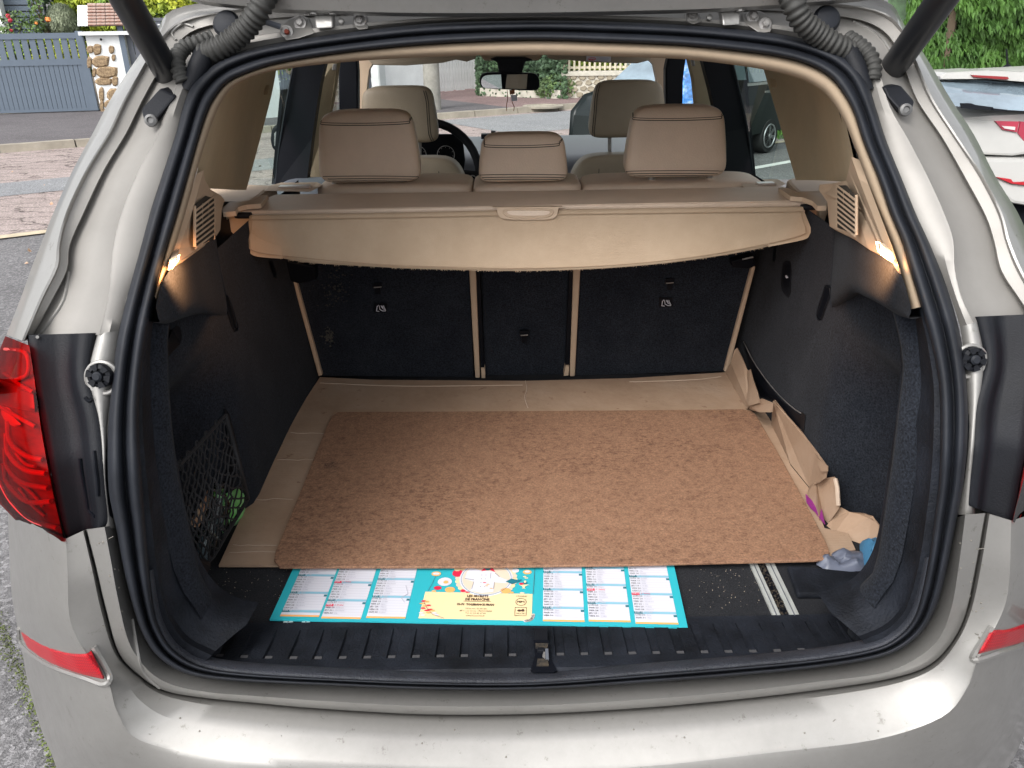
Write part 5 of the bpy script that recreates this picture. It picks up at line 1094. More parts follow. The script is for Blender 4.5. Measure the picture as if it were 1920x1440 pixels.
# flap
def fyp(z): return YC-.012-(1.2-z)*.42
top=[(468,403),(560,401),(700,399),(850,396),(990,393),(1150,391),(1300,389),(1420,388),(1505,387)]
bot=[(463,430),(530,484),(700,500),(850,506),(990,508),(1150,502),(1300,487),(1440,462),(1519,430)]
rows=[]
tb=crom([t+b_ for t,b_ in zip(top,bot)],8)
for i,r in enumerate(tb):
    row=[]
    u=i/(len(tb)-1)
    for j in range(17):
        t=j/16; x=lerp(r[0],r[2],t); y=lerp(r[1],r[3],t)
        # round the outer corners
        p=PS(x,y,.0+.006*math.sin(u*7)*t-.006*math.sin(t*math.pi)*(1-.5*u),fyp); row.append(p)
    rows.append(row)
# replace outermost columns so that the side edges fall outwards then round in
fl=mk('cover_flap',*grid(rows),COVER,cs,ang=180,solid=.003)
edge=[(470,405),(466,425),(461,452),(466,470),(490,482)]
def flappatch(pts,inner):
    P=[PS(x,y,0,fyp) for x,y in crom(pts,5)]; c=PS(*inner,-.001,fyp); b=MB(); b.add([c]+P,[(0,i,i+1) for i in range(1,len(P))]); return b.build('flap_corner',COVER,fl,solid=.003,smooth=False)
flappatch([(469,404),(467,425),(461,455),(467,472),(482,481),(530,485)],(525,440)); flappatch([(1504,388),(1510,405),(1519,428),(1517,440),(1505,450),(1440,463)],(1450,420))
TFp=bvh(fl)
hemp=[(474,410),(471,430),(468,455),(476,470),(530,479),(700,494),(850,500),(990,502),(1150,496),(1300,481),(1440,456),(1502,440),(1510,430),(1500,396)]
b=MB(); b.tube([PS(x,y,-.0042,fyp)+V((0,-.003,0)) for x,y in crom(hemp,6)],.0009,5); b.build('hem_stitch',mat('hem_thread',(.36,.26,.17),.8),fl)
b=MB(); b.tube([PS(x,y+9,-.004,fyp)+V((0,-.003,0)) for x,y in crom(top,5)],.0008,5); b.build('hem_stitch',MATS['hem_thread'],fl)
b=MB(); rr=random.Random(9)
for k in range(420):
    t=rr.uniform(.10,.97); i=t*(len(tb)-1); r=tb[int(i)]; p=PS(r[2]+rr.uniform(-6,6),r[3]-1,-.001,fyp); b.tube([p,p+V((rr.gauss(0,.002),0,-rr.uniform(.001,.004)))],.0003,3)
b.build('frayed_fibres',COVER,fl,kind='stuff')
hp_=[(931,390),(936,405),(950,411),(990,412),(1030,411),(1043,405),(1047,390),(1046,388),(932,389)]
b=MB(); b.prism([PS(x,y,-.010,fyp) for x,y in crom(hp_,3,True)],V((0,.012,0))); hd_=b.build('pull_handle',CROAK,fl,smooth=False,bevel=.003)
b=MB(); b.tube([PS(x,y,-.011,fyp) for x,y in crom([(945,395),(948,403),(962,407),(990,407.5),(1018,407),(1032,403),(1036,395),(1018,393),(990,393),(962,393)],4,True)],.002,8,closed=True); b.build('handle_rim',CROAK,hd_)
b=MB(); b.prism([PS(x,y,-.0112,fyp) for x,y in crom([(952,396),(956,402),(975,404),(1008,404),(1026,402),(1030,396),(1010,395),(970,395)],3,True)],V((0,.003,0))); b.build('handle_recess',LEATH,hd_,smooth=False)
# ---------------- beige side trims with vents and lamps
def trim(name,pts,m=CROAK,th=.03,bevel=.004,par=suv): return plate(name,pts,th,m,par,bevel=bevel)
trim('vent_trim',[(368,325,.30),(372,345,.36),(384,362,.46),(404,372,.58),(412,382,.62),(406,400,.58),(403,440,.56),(396,450,.53),(375,468,.42),(366,474,.34),(335,497,.20),(314,508,.14),(318,490,.15),(322,475,.20),(346,405,.24)])
trim('vent_trim',[(1612,300,.30),(1606,325,.36),(1600,345,.42),(1575,350,.55),(1548,352,.62),(1546,362,.62),(1562,385,.58),(1566,420,.56),(1567,432,.54),(1590,443,.46),(1612,455,.34),(1645,478,.22),(1676,494,.15),(1688,503,.13),(1690,515,.13),(1673,462,.16),(1653,410,.20),(1628,345,.25)])
for (x0,x1,y0,y1,sk,sg) in ((365,401,382,462,-26,1),(1571,1606,362,440,22,-1)):
    mid=(x0+x1)/2; Yl,Yr=(.33,.54) if sg>0 else (.54,.33)
    def gp(u,v_,o=0):   # u across, v down
        x=lerp(x0,x1,u); y=lerp(y0,y1,v_)+(-(u)*sk*.0)+ (-14*u if sg>0 else -14*(1-u)); return PY(x,y,lerp(Yl,Yr,u)-.040+o)
    o=MB(); o.prism([gp(.08,.0),gp(.5,-.08),gp(.92,.05),gp(1,.2),gp(1,1.0),gp(0,1.02),gp(0,.15)],V((0,.006,0))); vg=o.build('vent_grille',mat('vent_dark',(.02,.016,.012),.8),suv,smooth=False)
    for k in range(8):
        v0=.12+k*.125; dv=-.14
        b=MB(); a=gp(0 if sg>0 else 1,v0+.03,-.001); c_=gp(1 if sg>0 else 0,v0+dv,-.001); b.hexa([a,c_,c_-V((0,0,.0032)),a-V((0,0,.0032))],[q+V((0,.010,0)) for q in (a,c_,c_-V((0,0,.0032)),a-V((0,0,.0032)))]); b.build('vent_slat',CROAK,vg,smooth=False)
    for u in (.0,.36,.68,1.0):
        b=MB(); a=gp(u,.05,-.0015); c_=gp(u,1.0,-.0015); b.tube([a,c_],.0022,6); b.build('vent_bar',CROAK,vg)
# boot lamps
for pts,lx,ly in (([(317,506),(320,488),(332,481),(330,492),(322,503)],322,500),([(1648,457),(1655,458),(1672,474),(1676,486),(1674,491),(1652,476)],1662,478)):
    Yd=.15; P=[PY(x,y,Yd-.012) for x,y in pts]; b=MB(); b.prism(P,V((0,.01,0))); bl=b.build('boot_lamp',BOOTL,suv,smooth=False)
    sgn=1 if lx<900 else -1
    fr=MB(); fr.tube([PY(x,y,Yd-.013) for x,y in pts],.0016,6,closed=True); fr.build('lamp_frame',CROAK,bl)
    tx,ty=(1656,500) if sgn<0 else (331,514)
    T_=hit(TSH,tx,ty,0)[0]; p=PY(lx,ly+6,Yd-.018); p=p+(CC-p).normalized()*.022+V((sgn*.008,0,0))
    ld=bpy.data.lights.new('boot_lamp_light','SPOT'); ld.energy=2.8; ld.color=(1,.48,.20); ld.shadow_soft_size=.008; ld.spot_size=R(50); ld.spot_blend=.8
    lo=bpy.data.objects.new('boot_lamp_light',ld); COL.objects.link(lo); lo.parent=suv; lo.location=p-ORG[suv.name]; lo.rotation_euler=(T_-p).to_track_quat('-Z','Y').to_euler()
# ledges beside the cover
b=MB(); b.prism([PZ(x,y,1.195) for x,y in [(362,352),(465,345),(512,347),(520,353),(500,356),(488,366),(470,378),(430,380),(405,376),(384,364)]],V((0,0,-.03))); b.build('side_ledge',CROAK,suv,smooth=False,bevel=.008)
b=MB(); b.prism([PZ(x,y,1.195) for x,y in [(1475,336),(1484,333),(1600,333),(1612,345),(1575,352),(1548,360),(1496,360),(1487,352),(1480,344)]],V((0,0,-.03))); b.build('side_ledge',CROAK,suv,smooth=False,bevel=.008)
for pts,xx in (([(298,538),(314,508),(335,494),(366,469),(400,440),(402,475),(372,510),(330,560)],-.583),([(1705,545),(1672,498),(1640,474),(1608,452),(1570,432),(1568,470),(1600,500),(1690,560)],.583)):
    b=MB(); b.prism([PX(x,y,xx) for x,y in pts],V((.004 if xx>0 else -.004,0,0))); b.build('upper_carpet',CARPET,suv,smooth=False)
plate('cover_socket',[(405,392,.80),(425,388,.80),(428,440,.80),(440,446,.80),(403,450,.80)],.05,BDARK,suv); plate('cover_socket',[(1548,378,.80),(1568,385,.80),(1568,436,.80),(1530,438,.80),(1540,400,.80)],.05,BDARK,suv)
# D pillar trims (curved)
def pgrid(name,rows,m,par=suv,k=3,kx=4,**kw):
    R_=[]
    rr_=[crom(r,kx) for r in rows]; n=len(rr_[0])
    colz=[crom([r[i] for r in rr_],k) for i in range(n)]
    for i in range(len(colz[0])): R_.append([PY(*colz[j][i]) for j in range(n)])
    return mk(name,*grid(R_),m,par,ang=180,**kw)
pgrid('pillar_trim',[[(436,150,.46),(462,132,.70),(495,122,.98),(520,118,1.20)],[(412,185,.42),(450,180,.72),(485,178,1.0),(510,175,1.18)],[(385,262,.32),(428,262,.66),(465,262,.9),(488,260,1.05)],[(362,352,.30),(405,354,.62),(440,356,.8),(462,356,.92)]],PILLF)
pgrid('pillar_trim',[[(1500,128,.52),(1480,120,.72),(1452,112,.98),(1424,104,1.20)],[(1568,168,.46),(1530,168,.72),(1490,168,1.0),(1442,165,1.18)],[(1588,240,.40),(1552,240,.66),(1508,240,.9),(1464,240,1.05)],[(1610,342,.34),(1570,340,.62),(1530,338,.8),(1492,338,.92)]],PILLF)
plate('quarter_window_edge',[(1566,168,.50),(1572,168,.50),(1610,310,.40),(1604,310,.40)],.01,BDARK,suv)
plate('badge_recess',[(497,160,1.08),(505,160,1.08),(502,178,1.06),(494,178,1.06)],.004,PILLF,suv,bevel=.001); plate('badge_recess',[(1441,148,1.08),(1454,148,1.08),(1456,164,1.07),(1445,164,1.07)],.006,PILLF,suv,bevel=.001)
# door frames and B/A pillars
plate('door_frame',[(551,118,1.5),(612,108,1.5),(600,160,1.5),(585,260,1.5),(574,352,1.48),(515,352,1.48),(523,280,1.5),(536,200,1.5)],.04,BDARK,suv)
plate('b_pillar_trim',[(606,108,1.62),(634,108,1.62),(626,165,1.62),(617,215,1.62),(612,350,1.6),(572,352,1.6),(585,260,1.6),(598,160,1.6)],.05,PILLF,suv); plate('belt_anchor',[(624,120,1.60),(631,120,1.60),(630,132,1.60),(622,132,1.60)],.01,STEEL,suv,bevel=.002)
plate('front_door_frame',[(634,100,2.1),(662,98,2.1),(669,112,2.1),(671,135,2.1),(671,300,2.1),(637,300,2.1)],.05,BDARK,suv,bevel=.006)
plate('a_pillar_trim',[(660,95,2.5),(715,95,2.5),(705,110,2.5),(692,130,2.5),(688,160,2.5),(684,300,2.5),(668,300,2.5),(670,130,2.5)],.05,CROAK,suv)
plate('door_frame',[(1314,100,1.5),(1370,104,1.5),(1384,165,1.5),(1400,240,1.5),(1413,340,1.48),(1362,345,1.48),(1350,250,1.5),(1332,170,1.5)],.04,BDARK,suv)
plate('b_pillar_trim',[(1290,100,1.62),(1322,100,1.62),(1335,160,1.62),(1352,250,1.62),(1364,345,1.6),(1310,345,1.6),(1308,210,1.62),(1302,150,1.62)],.05,PILLF,suv); plate('belt_anchor',[(1296,112,1.60),(1302,112,1.60),(1304,124,1.60),(1298,124,1.60)],.01,STEEL,suv,bevel=.002)
plate('front_door_frame',[(1288,98,2.1),(1262,98,2.1),(1252,110,2.1),(1248,130,2.1),(1248,300,2.1),(1279,300,2.1),(1281,150,2.1)],.05,BDARK,suv,bevel=.006)
plate('a_pillar_trim',[(1200,92,2.5),(1262,92,2.5),(1250,130,2.5),(1250,300,2.5),(1232,300,2.5),(1232,150,2.5),(1226,122,2.5),(1214,110,2.5)],.05,CROAK,suv)
for s_ in (540,1390):
    x=s_; b=MB(); c=PY(x+20 if x<900 else x-10,350,1.35); cushion('door_top',(c.x,c.y,c.z-.035),(.08,.2,.035),FENCEM,suv,.5,12)
# stitched edge on the door seals
for pts,Yd in (([(550,124),(536,200),(523,280),(516,345)],1.49),([(1371,108),(1385,165),(1401,240),(1411,320)],1.49)):
    b=MB(); b.tube([PY(x,y,Yd) for x,y in crom(pts,6)],.003,6); b.build('door_seal_edge',RUBBER,suv)
# door glass
for nm,pts in (('door_glass',[(462,350,-.66),(514,350,-.66),(549,115,-.66),(519,115,-.66)]),('door_glass',[(612,225,-.72),(636,225,-.72),(636,110,-.72),(626,110,-.72)]),('door_glass',[(1412,338,.64),(1493,336,.64),(1430,104,.64),(1370,104,.64)]),('door_glass',[(1280,215,.72),(1308,215,.72),(1292,98,.72),(1286,98,.72)])):
    P=[PX(*p) for p in pts]; b=MB(); b.add(P,[(0,1,2,3)]); b.build(nm,GLASS_S,suv,smooth=False)
b=MB(); b.add([PY(672,275,3.0),PY(1262,272,3.0),PY(1240,90,2.62),PY(690,90,2.62)],[(0,1,2,3)]); b.build('windscreen',GLASS_F,suv,smooth=False)
# door mirror seen through left window
b=MB(); mx=PY(516,268,2.75)
o=plate('wing_mirror',[(508,245,2.7),(513,236,2.7),(522,232,2.7),(535,240,2.7),(535,292,2.7),(520,288,2.7),(509,278,2.7),(506,262,2.7)],.08,BPLAST,suv,bevel=.012); plate('mirror_face',[(514,250,2.69),(520,244,2.69),(530,246,2.69),(530,285,2.69),(519,282,2.69),(514,272,2.69)],.004,MIRG,o)
# roof lining, visors, header, mirror
b=MB(); b.box((0,1.75,1.515),(1.2,2.3,.02)); b.build('roof_lining',CROAK,suv,smooth=False)
plate('sun_visor',[(690,90,2.45),(896,90,2.45),(892,110,2.44),(875,116,2.44),(855,112,2.44),(830,118,2.44),(760,123,2.44),(700,122,2.44),(692,115,2.44)],.025,LEATH2,suv,bevel=.004); plate('sun_visor',[(1024,90,2.45),(1228,90,2.45),(1226,104,2.45),(1218,113,2.44),(1195,119,2.44),(1110,117,2.44),(1060,112,2.44),(1040,113,2.44),(1026,108,2.44)],.025,LEATH2,suv,bevel=.004)
plate('roof_console',[(896,88,2.5),(1024,88,2.5),(1018,103,2.5),(1010,114,2.5),(908,114,2.5),(900,104,2.5)],.03,CROAK,suv,bevel=.006)
vs=plate('airbag_sticker',[(1100,102,2.435),(1146,103,2.435),(1145,116,2.435),(1099,114,2.435)],.001,PWHITE,suv); plate('sticker_band',[(1100,102,2.433),(1146,103,2.433),(1146,106,2.433),(1100,105,2.433)],.001,flat('sticker_yellow',(.75,.62,.05)),vs)
def vtext(s_,px,py,Yd,size,m,par,bold=0,xs=1): 
    p=PY(px,py,Yd); return text('sticker_text',s_,size,Matrix.Translation(p)@Matrix(((1,0,0,0),(0,0,-1,0),(0,1,0,0),(0,0,0,1))),m,par,bold,xs=xs)
vtext('AIRBAG',1124,105.6,2.430,.006,INK,vs,.0002); vtext('AIRBAG',1110,112.5,2.430,.007,PRED,vs,.0002)
b=MB(); c=PY(1110,110.5,2.431); b.tube([c+V((math.cos(2*math.pi*k/20)*.0145,0,math.sin(2*math.pi*k/20)*.005)) for k in range(20)],.0007,5,closed=True); b.build('sticker_ring',PRED,vs)
for k in range(3): plate('sticker_line',[(1124,108+k*2.4,2.431),(1142,108.5+k*2.4,2.431),(1142,109.3+k*2.4,2.431),(1124,108.8+k*2.4,2.431)],.001,PGREY,vs)
mrm=plate('mirror_mount',[(918,111,2.4),(930,107,2.4),(985,107,2.4),(1000,113,2.4),(984,116,2.4),(980,135,2.4),(974,139,2.4),(936,139,2.4),(932,116,2.4)],.05,BPLAST,suv,bevel=.006)
mirp=crom([(899,150),(904,139),(920,136),(958,136),(995,137),(1008,142),(1012,156),(1008,168),(990,170),(950,168),(912,166),(902,162)],3,True)
b=MB(); b.prism([PY(x,y,2.38) for x,y in mirp],V((0,.03,0))); mr=b.build('rear_view_mirror',BDARK,suv,smooth=False,bevel=.004)
mir2=[(955+(x-955)*.93,152.5+(y-152.5)*.82) for x,y in mirp]; c0=PY(955,152.5,2.374)
aim=(V((.10,.45,1.25)).normalized()); b=MB(); P=[PY(x,y,2.374) for x,y in mir2]
P=[p+V((0,-.016+(.33*(p.x-c0.x)-.03*(p.z-c0.z)),0)) for p in P]; b.prism(P,V((0,.006,0))); b.build('mirror_glass',MIRG,mr,smooth=False)
# hanging cords and tag
hc=thing('hanging_charm',PY(958,205,2.37),'small charm with thin brown cords hanging from the rear view mirror','charm')
for pts in ([(951,169),(952,185),(950,195),(950,208)],[(957,169),(960,190),(964,200),(963,208)],[(962,168),(961,180),(963,188)]):
    b=MB(); b.tube([PY(x,y,2.365) for x,y in crom(pts,4)],.0014,6); b.build('cord',mat('cord_brown',(.22,.07,.02),.7) if 'cord_brown' not in MATS else MATS['cord_brown'],hc)
plate('tag',[(957,178,2.36),(969,178,2.36),(970,189,2.36),(960,190,2.36)],.002,PWHITE,hc); plate('wrapping',[(955,169,2.358),(965,168,2.358),(965,176,2.358),(956,177,2.358)],.004,MATS['cord_brown'],hc)
# dash, wheel, cluster
rows=[]
for i in range(21):
    x=-.78+1.56*i/20; hump=.03*math.exp(-((x+.38)/.16)**2)
    rows.append([V((x,3.05,1.02)),V((x,2.7,1.035)),V((x,2.45,1.03+hump)),V((x,2.30,1.01+hump)),V((x,2.26,.96+hump*.6)),V((x,2.28,.85)),V((x,2.35,.6))])
mk('dashboard',*grid(rows),DASH,suv,ang=60)
b=MB(); b.box(PY(915,255,2.85),(.06,.04,.02)); b.box(PY(925,252,2.85),(.02,.03,.03)); b.build('phone_mount',BPLAST,suv,smooth=False)
swc=PY(800,330,2.1)
n_=40; sp_=[]; rr0=.19
ew=V((1,0,0)); eu=V((0,.35,.94)).normalized()
b=MB(); b.tube([swc+ew*math.cos(2*math.pi*k/n_)*rr0+eu*math.sin(2*math.pi*k/n_)*rr0 for k in range(n_)],.015,12,closed=True); sw_=b.build('steering_wheel',RUBBER,suv)
for a in (0,math.pi,-math.pi/2): b=MB(); d=ew*math.cos(a)+eu*math.sin(a); b.tube([swc+d*.05,swc+d*.18],[.03,.014],8); b.build('spoke',BPLAST,sw_)
cushion('hub',swc,(.07,.03,.06),BPLAST,sw_,.6,12)
cl=plate('instrument_cluster',[(768,285,2.24),(775,262,2.24),(800,252,2.24),(850,252,2.24),(868,268,2.24),(872,300,2.24),(868,330,2.24),(770,330,2.24)],.02,BDARK,suv,bevel=.004)
for px in (783,836):
    c=PY(px,290,2.235); b=MB(); b.tube([c+V((math.cos(2*math.pi*k/28)*.032,0,math.sin(2*math.pi*k/28)*.032)) for k in range(28)],.0012,5,closed=True); b.build('dial_ring',DIAL,cl)
    for k in range(9):
        a=math.pi*1.25-k*math.pi*1.5/8; d=V((math.cos(a),0,math.sin(a))); b=MB(); b.tube([c+d*.025,c+d*.029],.0008,4); b.build('dial_mark',DIAL,cl)
b=MB(); c=PY(886,336,1.9); n_=24; b.tube([c+V((math.cos(2*math.pi*k/n_)*.012,0,math.sin(2*math.pi*k/n_)*.012)) for k in range(n_)],.002,6,closed=True); b.build('start_button_ring',STEEL,suv)
# outer body: roof, sides, bonnet, floor, wheels
rows=[]
for i in range(13):
    x=-.70+1.40*i/12; cr=.05*(1-(x/.7)**2)
    rows.append([V((x,.58,1.58+cr*.6)),V((x,.9,1.60+cr)),V((x,1.8,1.63+cr)),V((x*.98,2.45,1.60+cr)),V((x*.96,2.62,1.55+cr*.6))])
mk('roof',*grid(rows),PAINT,suv,ang=60,solid=.03)
for sg in (-1,1):
    rows=[]
    for y in (.75,1.2,1.9,2.6,3.2,3.8):
        ins=.0 if y<3.3 else .05; zt2=1.0 if y<3.1 else (.95 if y<3.5 else .84)
        rows.append([V((sg*(.84-ins),y,zt2)),V((sg*(.90-ins),y,zt2-.08)),V((sg*(.93-ins),y,.8)),V((sg*(.93-ins),y,.5)),V((sg*(.88-ins),y,.32))])
    mk('body_side',*grid(rows),PAINT,suv,ang=60,solid=.02)
    for (xa,xb) in ((515,574),(596,618),(637,671)) if sg<0 else ((1363,1413),(1320,1345),(1248,1279)):
        P=[PX(xa,345,sg*.80),PX(xb,345,sg*.80),PX(xb+(-20 if sg>0 else 20)*.9,150,sg*.72),PX(xa+(-20 if sg>0 else 20)*.9,150,sg*.72)]
        b=MB(); b.prism(P,V((sg*.01,0,0))); b.build('outer_pillar',BPLAST,suv,smooth=False)
rows=[]
for x in (-.86,-.6,0,.6,.86): rows.append([V((x,3.08,.93 if abs(x)<.7 else .90)),V((x,3.6,.86)),V((x*.95,4.05,.74)),V((x*.93,4.15,.5)),V((x*.9,4.15,.3))])
mk('bonnet',*grid(rows),PAINT,suv,ang=60,solid=.02)
b=MB(); b.box((0,2.0,.42),(1.5,3.6,.2)); b.build('underbody',BDARK,suv,smooth=False)
for sg in (-1,1):
    for yy,zz in ((.95,.345),(3.6,.30)): whl(suv,V((sg*.80,yy,zz)),.35,.22,(sg,0,0),car=True)

# ================================================================== LOOSE THINGS IN THE BOOT (car frame, top level)
# cardboard sheet with turned-up torn edge
cb=thing('cardboard_sheet',PZ(980,880,.684),'creased brown cardboard sheet lining the boot floor with torn edge turned up on the right','cardboard')
crd=[(410,1060),(470,930),(532,820),(575,745),(600,707),(700,712),(985,714),(1180,709),(1360,698),(1392,740),(1430,760),(1452,792),(1482,872),(1517,915),(1546,990),(1590,1000),(1604,1030),(1555,1048),(1100,1056),(700,1060)]
P=[PZ(x,y,.690) for x,y in crd]; b=MB(); b.prism(P,V((0,0,-.004))); b.build('sheet',CARD,cb,smooth=False)
def flapc(pts3,nm='torn_flap',m=CARD,sub=True):
    # pts3: rows of (px,py,x or z mode) -> built as polygon facing the camera
    P=[]
    for p in pts3:
        P.append(PZ(p[0],p[1],.691) if p[2]=='z' else (PX(p[0],p[1],p[2])))
    b=MB(); b.prism(P,V((.002,.002,-.001))); return b.build(nm,m,cb,smooth=False)
flapc([(1360,698,'z'),(1370,680,.515),(1377,656,.52),(1382,652,.525),(1392,672,.53),(1400,692,.53),(1408,700,.53),(1414,725,.53),(1424,752,.53),(1420,762,.52),(1404,762,.51),(1400,768,'z')])
flapc([(1400,698,.53),(1407,692,.525),(1412,712,.52),(1420,735,.515),(1425,755,.51),(1404,761,.505),(1399,752,.51),(1403,728,.515)],'torn_curl')
flapc([(1404,768,'z'),(1405,762,.51),(1428,747,.515),(1450,756,.52),(1448,773,.515),(1424,773,.51)],'torn_curl')
flapc([(1446,795,'z'),(1449,752,.535),(1453,750,.535),(1475,778,.54),(1500,806,.54),(1530,845,.54),(1552,876,.54),(1549,896,.535),(1536,905,.53),(1517,913,'z'),(1482,870,'z')])
flapc([(1528,850,.536),(1536,862,.53),(1552,874,.53),(1552,884,.53),(1540,884,.53),(1532,868,.53)],'torn_curl')
flapc([(1517,913,'z'),(1530,900,.54),(1550,896,.545),(1564,894,.55),(1571,902,.55),(1572,930,.55),(1574,952,.55),(1560,972,.545),(1547,988,.54),(1536,975,'z'),(1530,955,'z'),(1514,925,'z')])
flapc([(1548,988,.535),(1562,970,.55),(1576,951,.56),(1592,960,.57),(1618,962,.585),(1636,968,.60),(1648,984,.605),(1650,995,.605),(1647,1012,.60),(1625,1028,.585),(1590,1037,.56),(1558,1042,.54),(1553,1018,.53)])
b=MB(); b.tube([PX(x,y,.546) for x,y in [(1566,898),(1570,915),(1571,935),(1572,948)]],.004,7); b.build('torn_edge',mat('torn_paper',(.46,.36,.28),.9),cb)
cr2=MATS['torn_paper']
for pts in ([(985,714),(988,730),(984,745),(990,765)],[(600,718),(760,724),(980,722)],[(1180,716),(1300,712),(1352,706)]):
    b=MB(); b.tube([PZ(x,y,.6903) for x,y in crom(pts,4)],.0011,5); b.build('crease',cr2,cb)
for yy,x0,x1 in ((812,545,620),(862,520,598),(936,475,550),(1022,437,520),(1035,430,520)):
    b=MB(); rr=random.Random(yy); b.tube([PZ(lerp(x0,x1,t/6),yy+rr.uniform(-1.5,1.5),.6902) for t in range(7)],.0007,4); b.build('crease',cr2,cb)
flapc([(1510,928,'z'),(1516,935,'z'),(1540,958,'z'),(1546,985,'z'),(1535,972,'z'),(1528,962,'z'),(1520,955,'z'),(1512,944,'z')],'purple_lining',PURP).location.z+=.002
# hardboard
bdp=[(524,1063),(514,1050),(516,1035),(560,930),(612,800),(622,780),(634,772),(900,771),(1200,769),(1392,767),(1408,770),(1418,778),(1460,850),(1520,960),(1550,1018),(1556,1036),(1548,1047),(1530,1050),(1200,1058),(900,1062)]
P=[PZ(x,y,.699) for x,y in bdp]; b=MB(); b.prism(P,V((0,0,-.0048))); b.build('hardboard_panel',BOARD,None,smooth=False,bevel=.0012,label='reddish brown hardboard panel with rounded corners lying on the cardboard',cat='board')
b=MB(); rr=random.Random(8)
for k in range(150):
    p=PZ(620+rr.gauss(0,7),872+rr.gauss(0,3.5),.6993); b.box(p,(rr.uniform(.001,.004),rr.uniform(.0006,.0015),.0002))
hbo=[o for o in COL.objects if o.name=='hardboard_panel'][0]
b.build('stain',mat('board_stain',(.13,.075,.05),1),hbo,smooth=False,kind='stuff')
# calendar
c0=PZ(505,1158,.6905); c1=PZ(1290,1173,.6905); ux=(c1-c0); WC=ux.length; ux.normalize(); uy=V((-ux.y,ux.x,0))
def K(s,t,h=0): q=c0+ux*s+uy*t; q.z=.6868+h; return q
cal=thing('wall_calendar',K(WC/2,.1),'turquoise cardboard wall calendar with six white month columns sticking out under the hardboard','calendar')
b=MB(); b.prism([K(0,0),K(WC,0),K(WC,.26),K(0,.26)],V((0,0,-.003))); b.build('backing',TEAL,cal,smooth=False)
LY={}
def crect(nm,s0,s1,t0,t1,h,m,par=cal):
    b=MB(); b.add([K(s0,t0,h),K(s1,t0,h),K(s1,t1,h),K(s0,t1,h)],[(0,1,2,3)]); return b.build(nm,m,par,smooth=False)
def cpoly(nm,pts,h,m,par=cal): b=MB(); b.add([K(s,t,h) for s,t in pts],[tuple(range(len(pts)))]); return b.build(nm,m,par,smooth=False)
def px2s(x): return (x-505)/785*WC
cols_=[(522,597,.0075,4,30,3),(602,678,.0045,1,31,1),(687.5,762,.0075,3,30,2),(1022,1100,.0075,6,31,5),(1108,1186,.0090,2,30,8),(1195,1274,.0060,5,31,7)]
days=['LUN','MAR','MER','JEU','VEN','SAM','DIM']; names=['S. Didier','S. Alix','S. Ida','S. Marc','S. Judith','S. Robert','S. Odile','S. Fidele','S. Valery','S. Rita','S. Norbert','S. Igor','S. Gaston']
TM=Matrix(((ux.x,uy.x,0,0),(ux.y,uy.y,0,0),(0,0,1,0),(0,0,0,1)))
rp=.0064
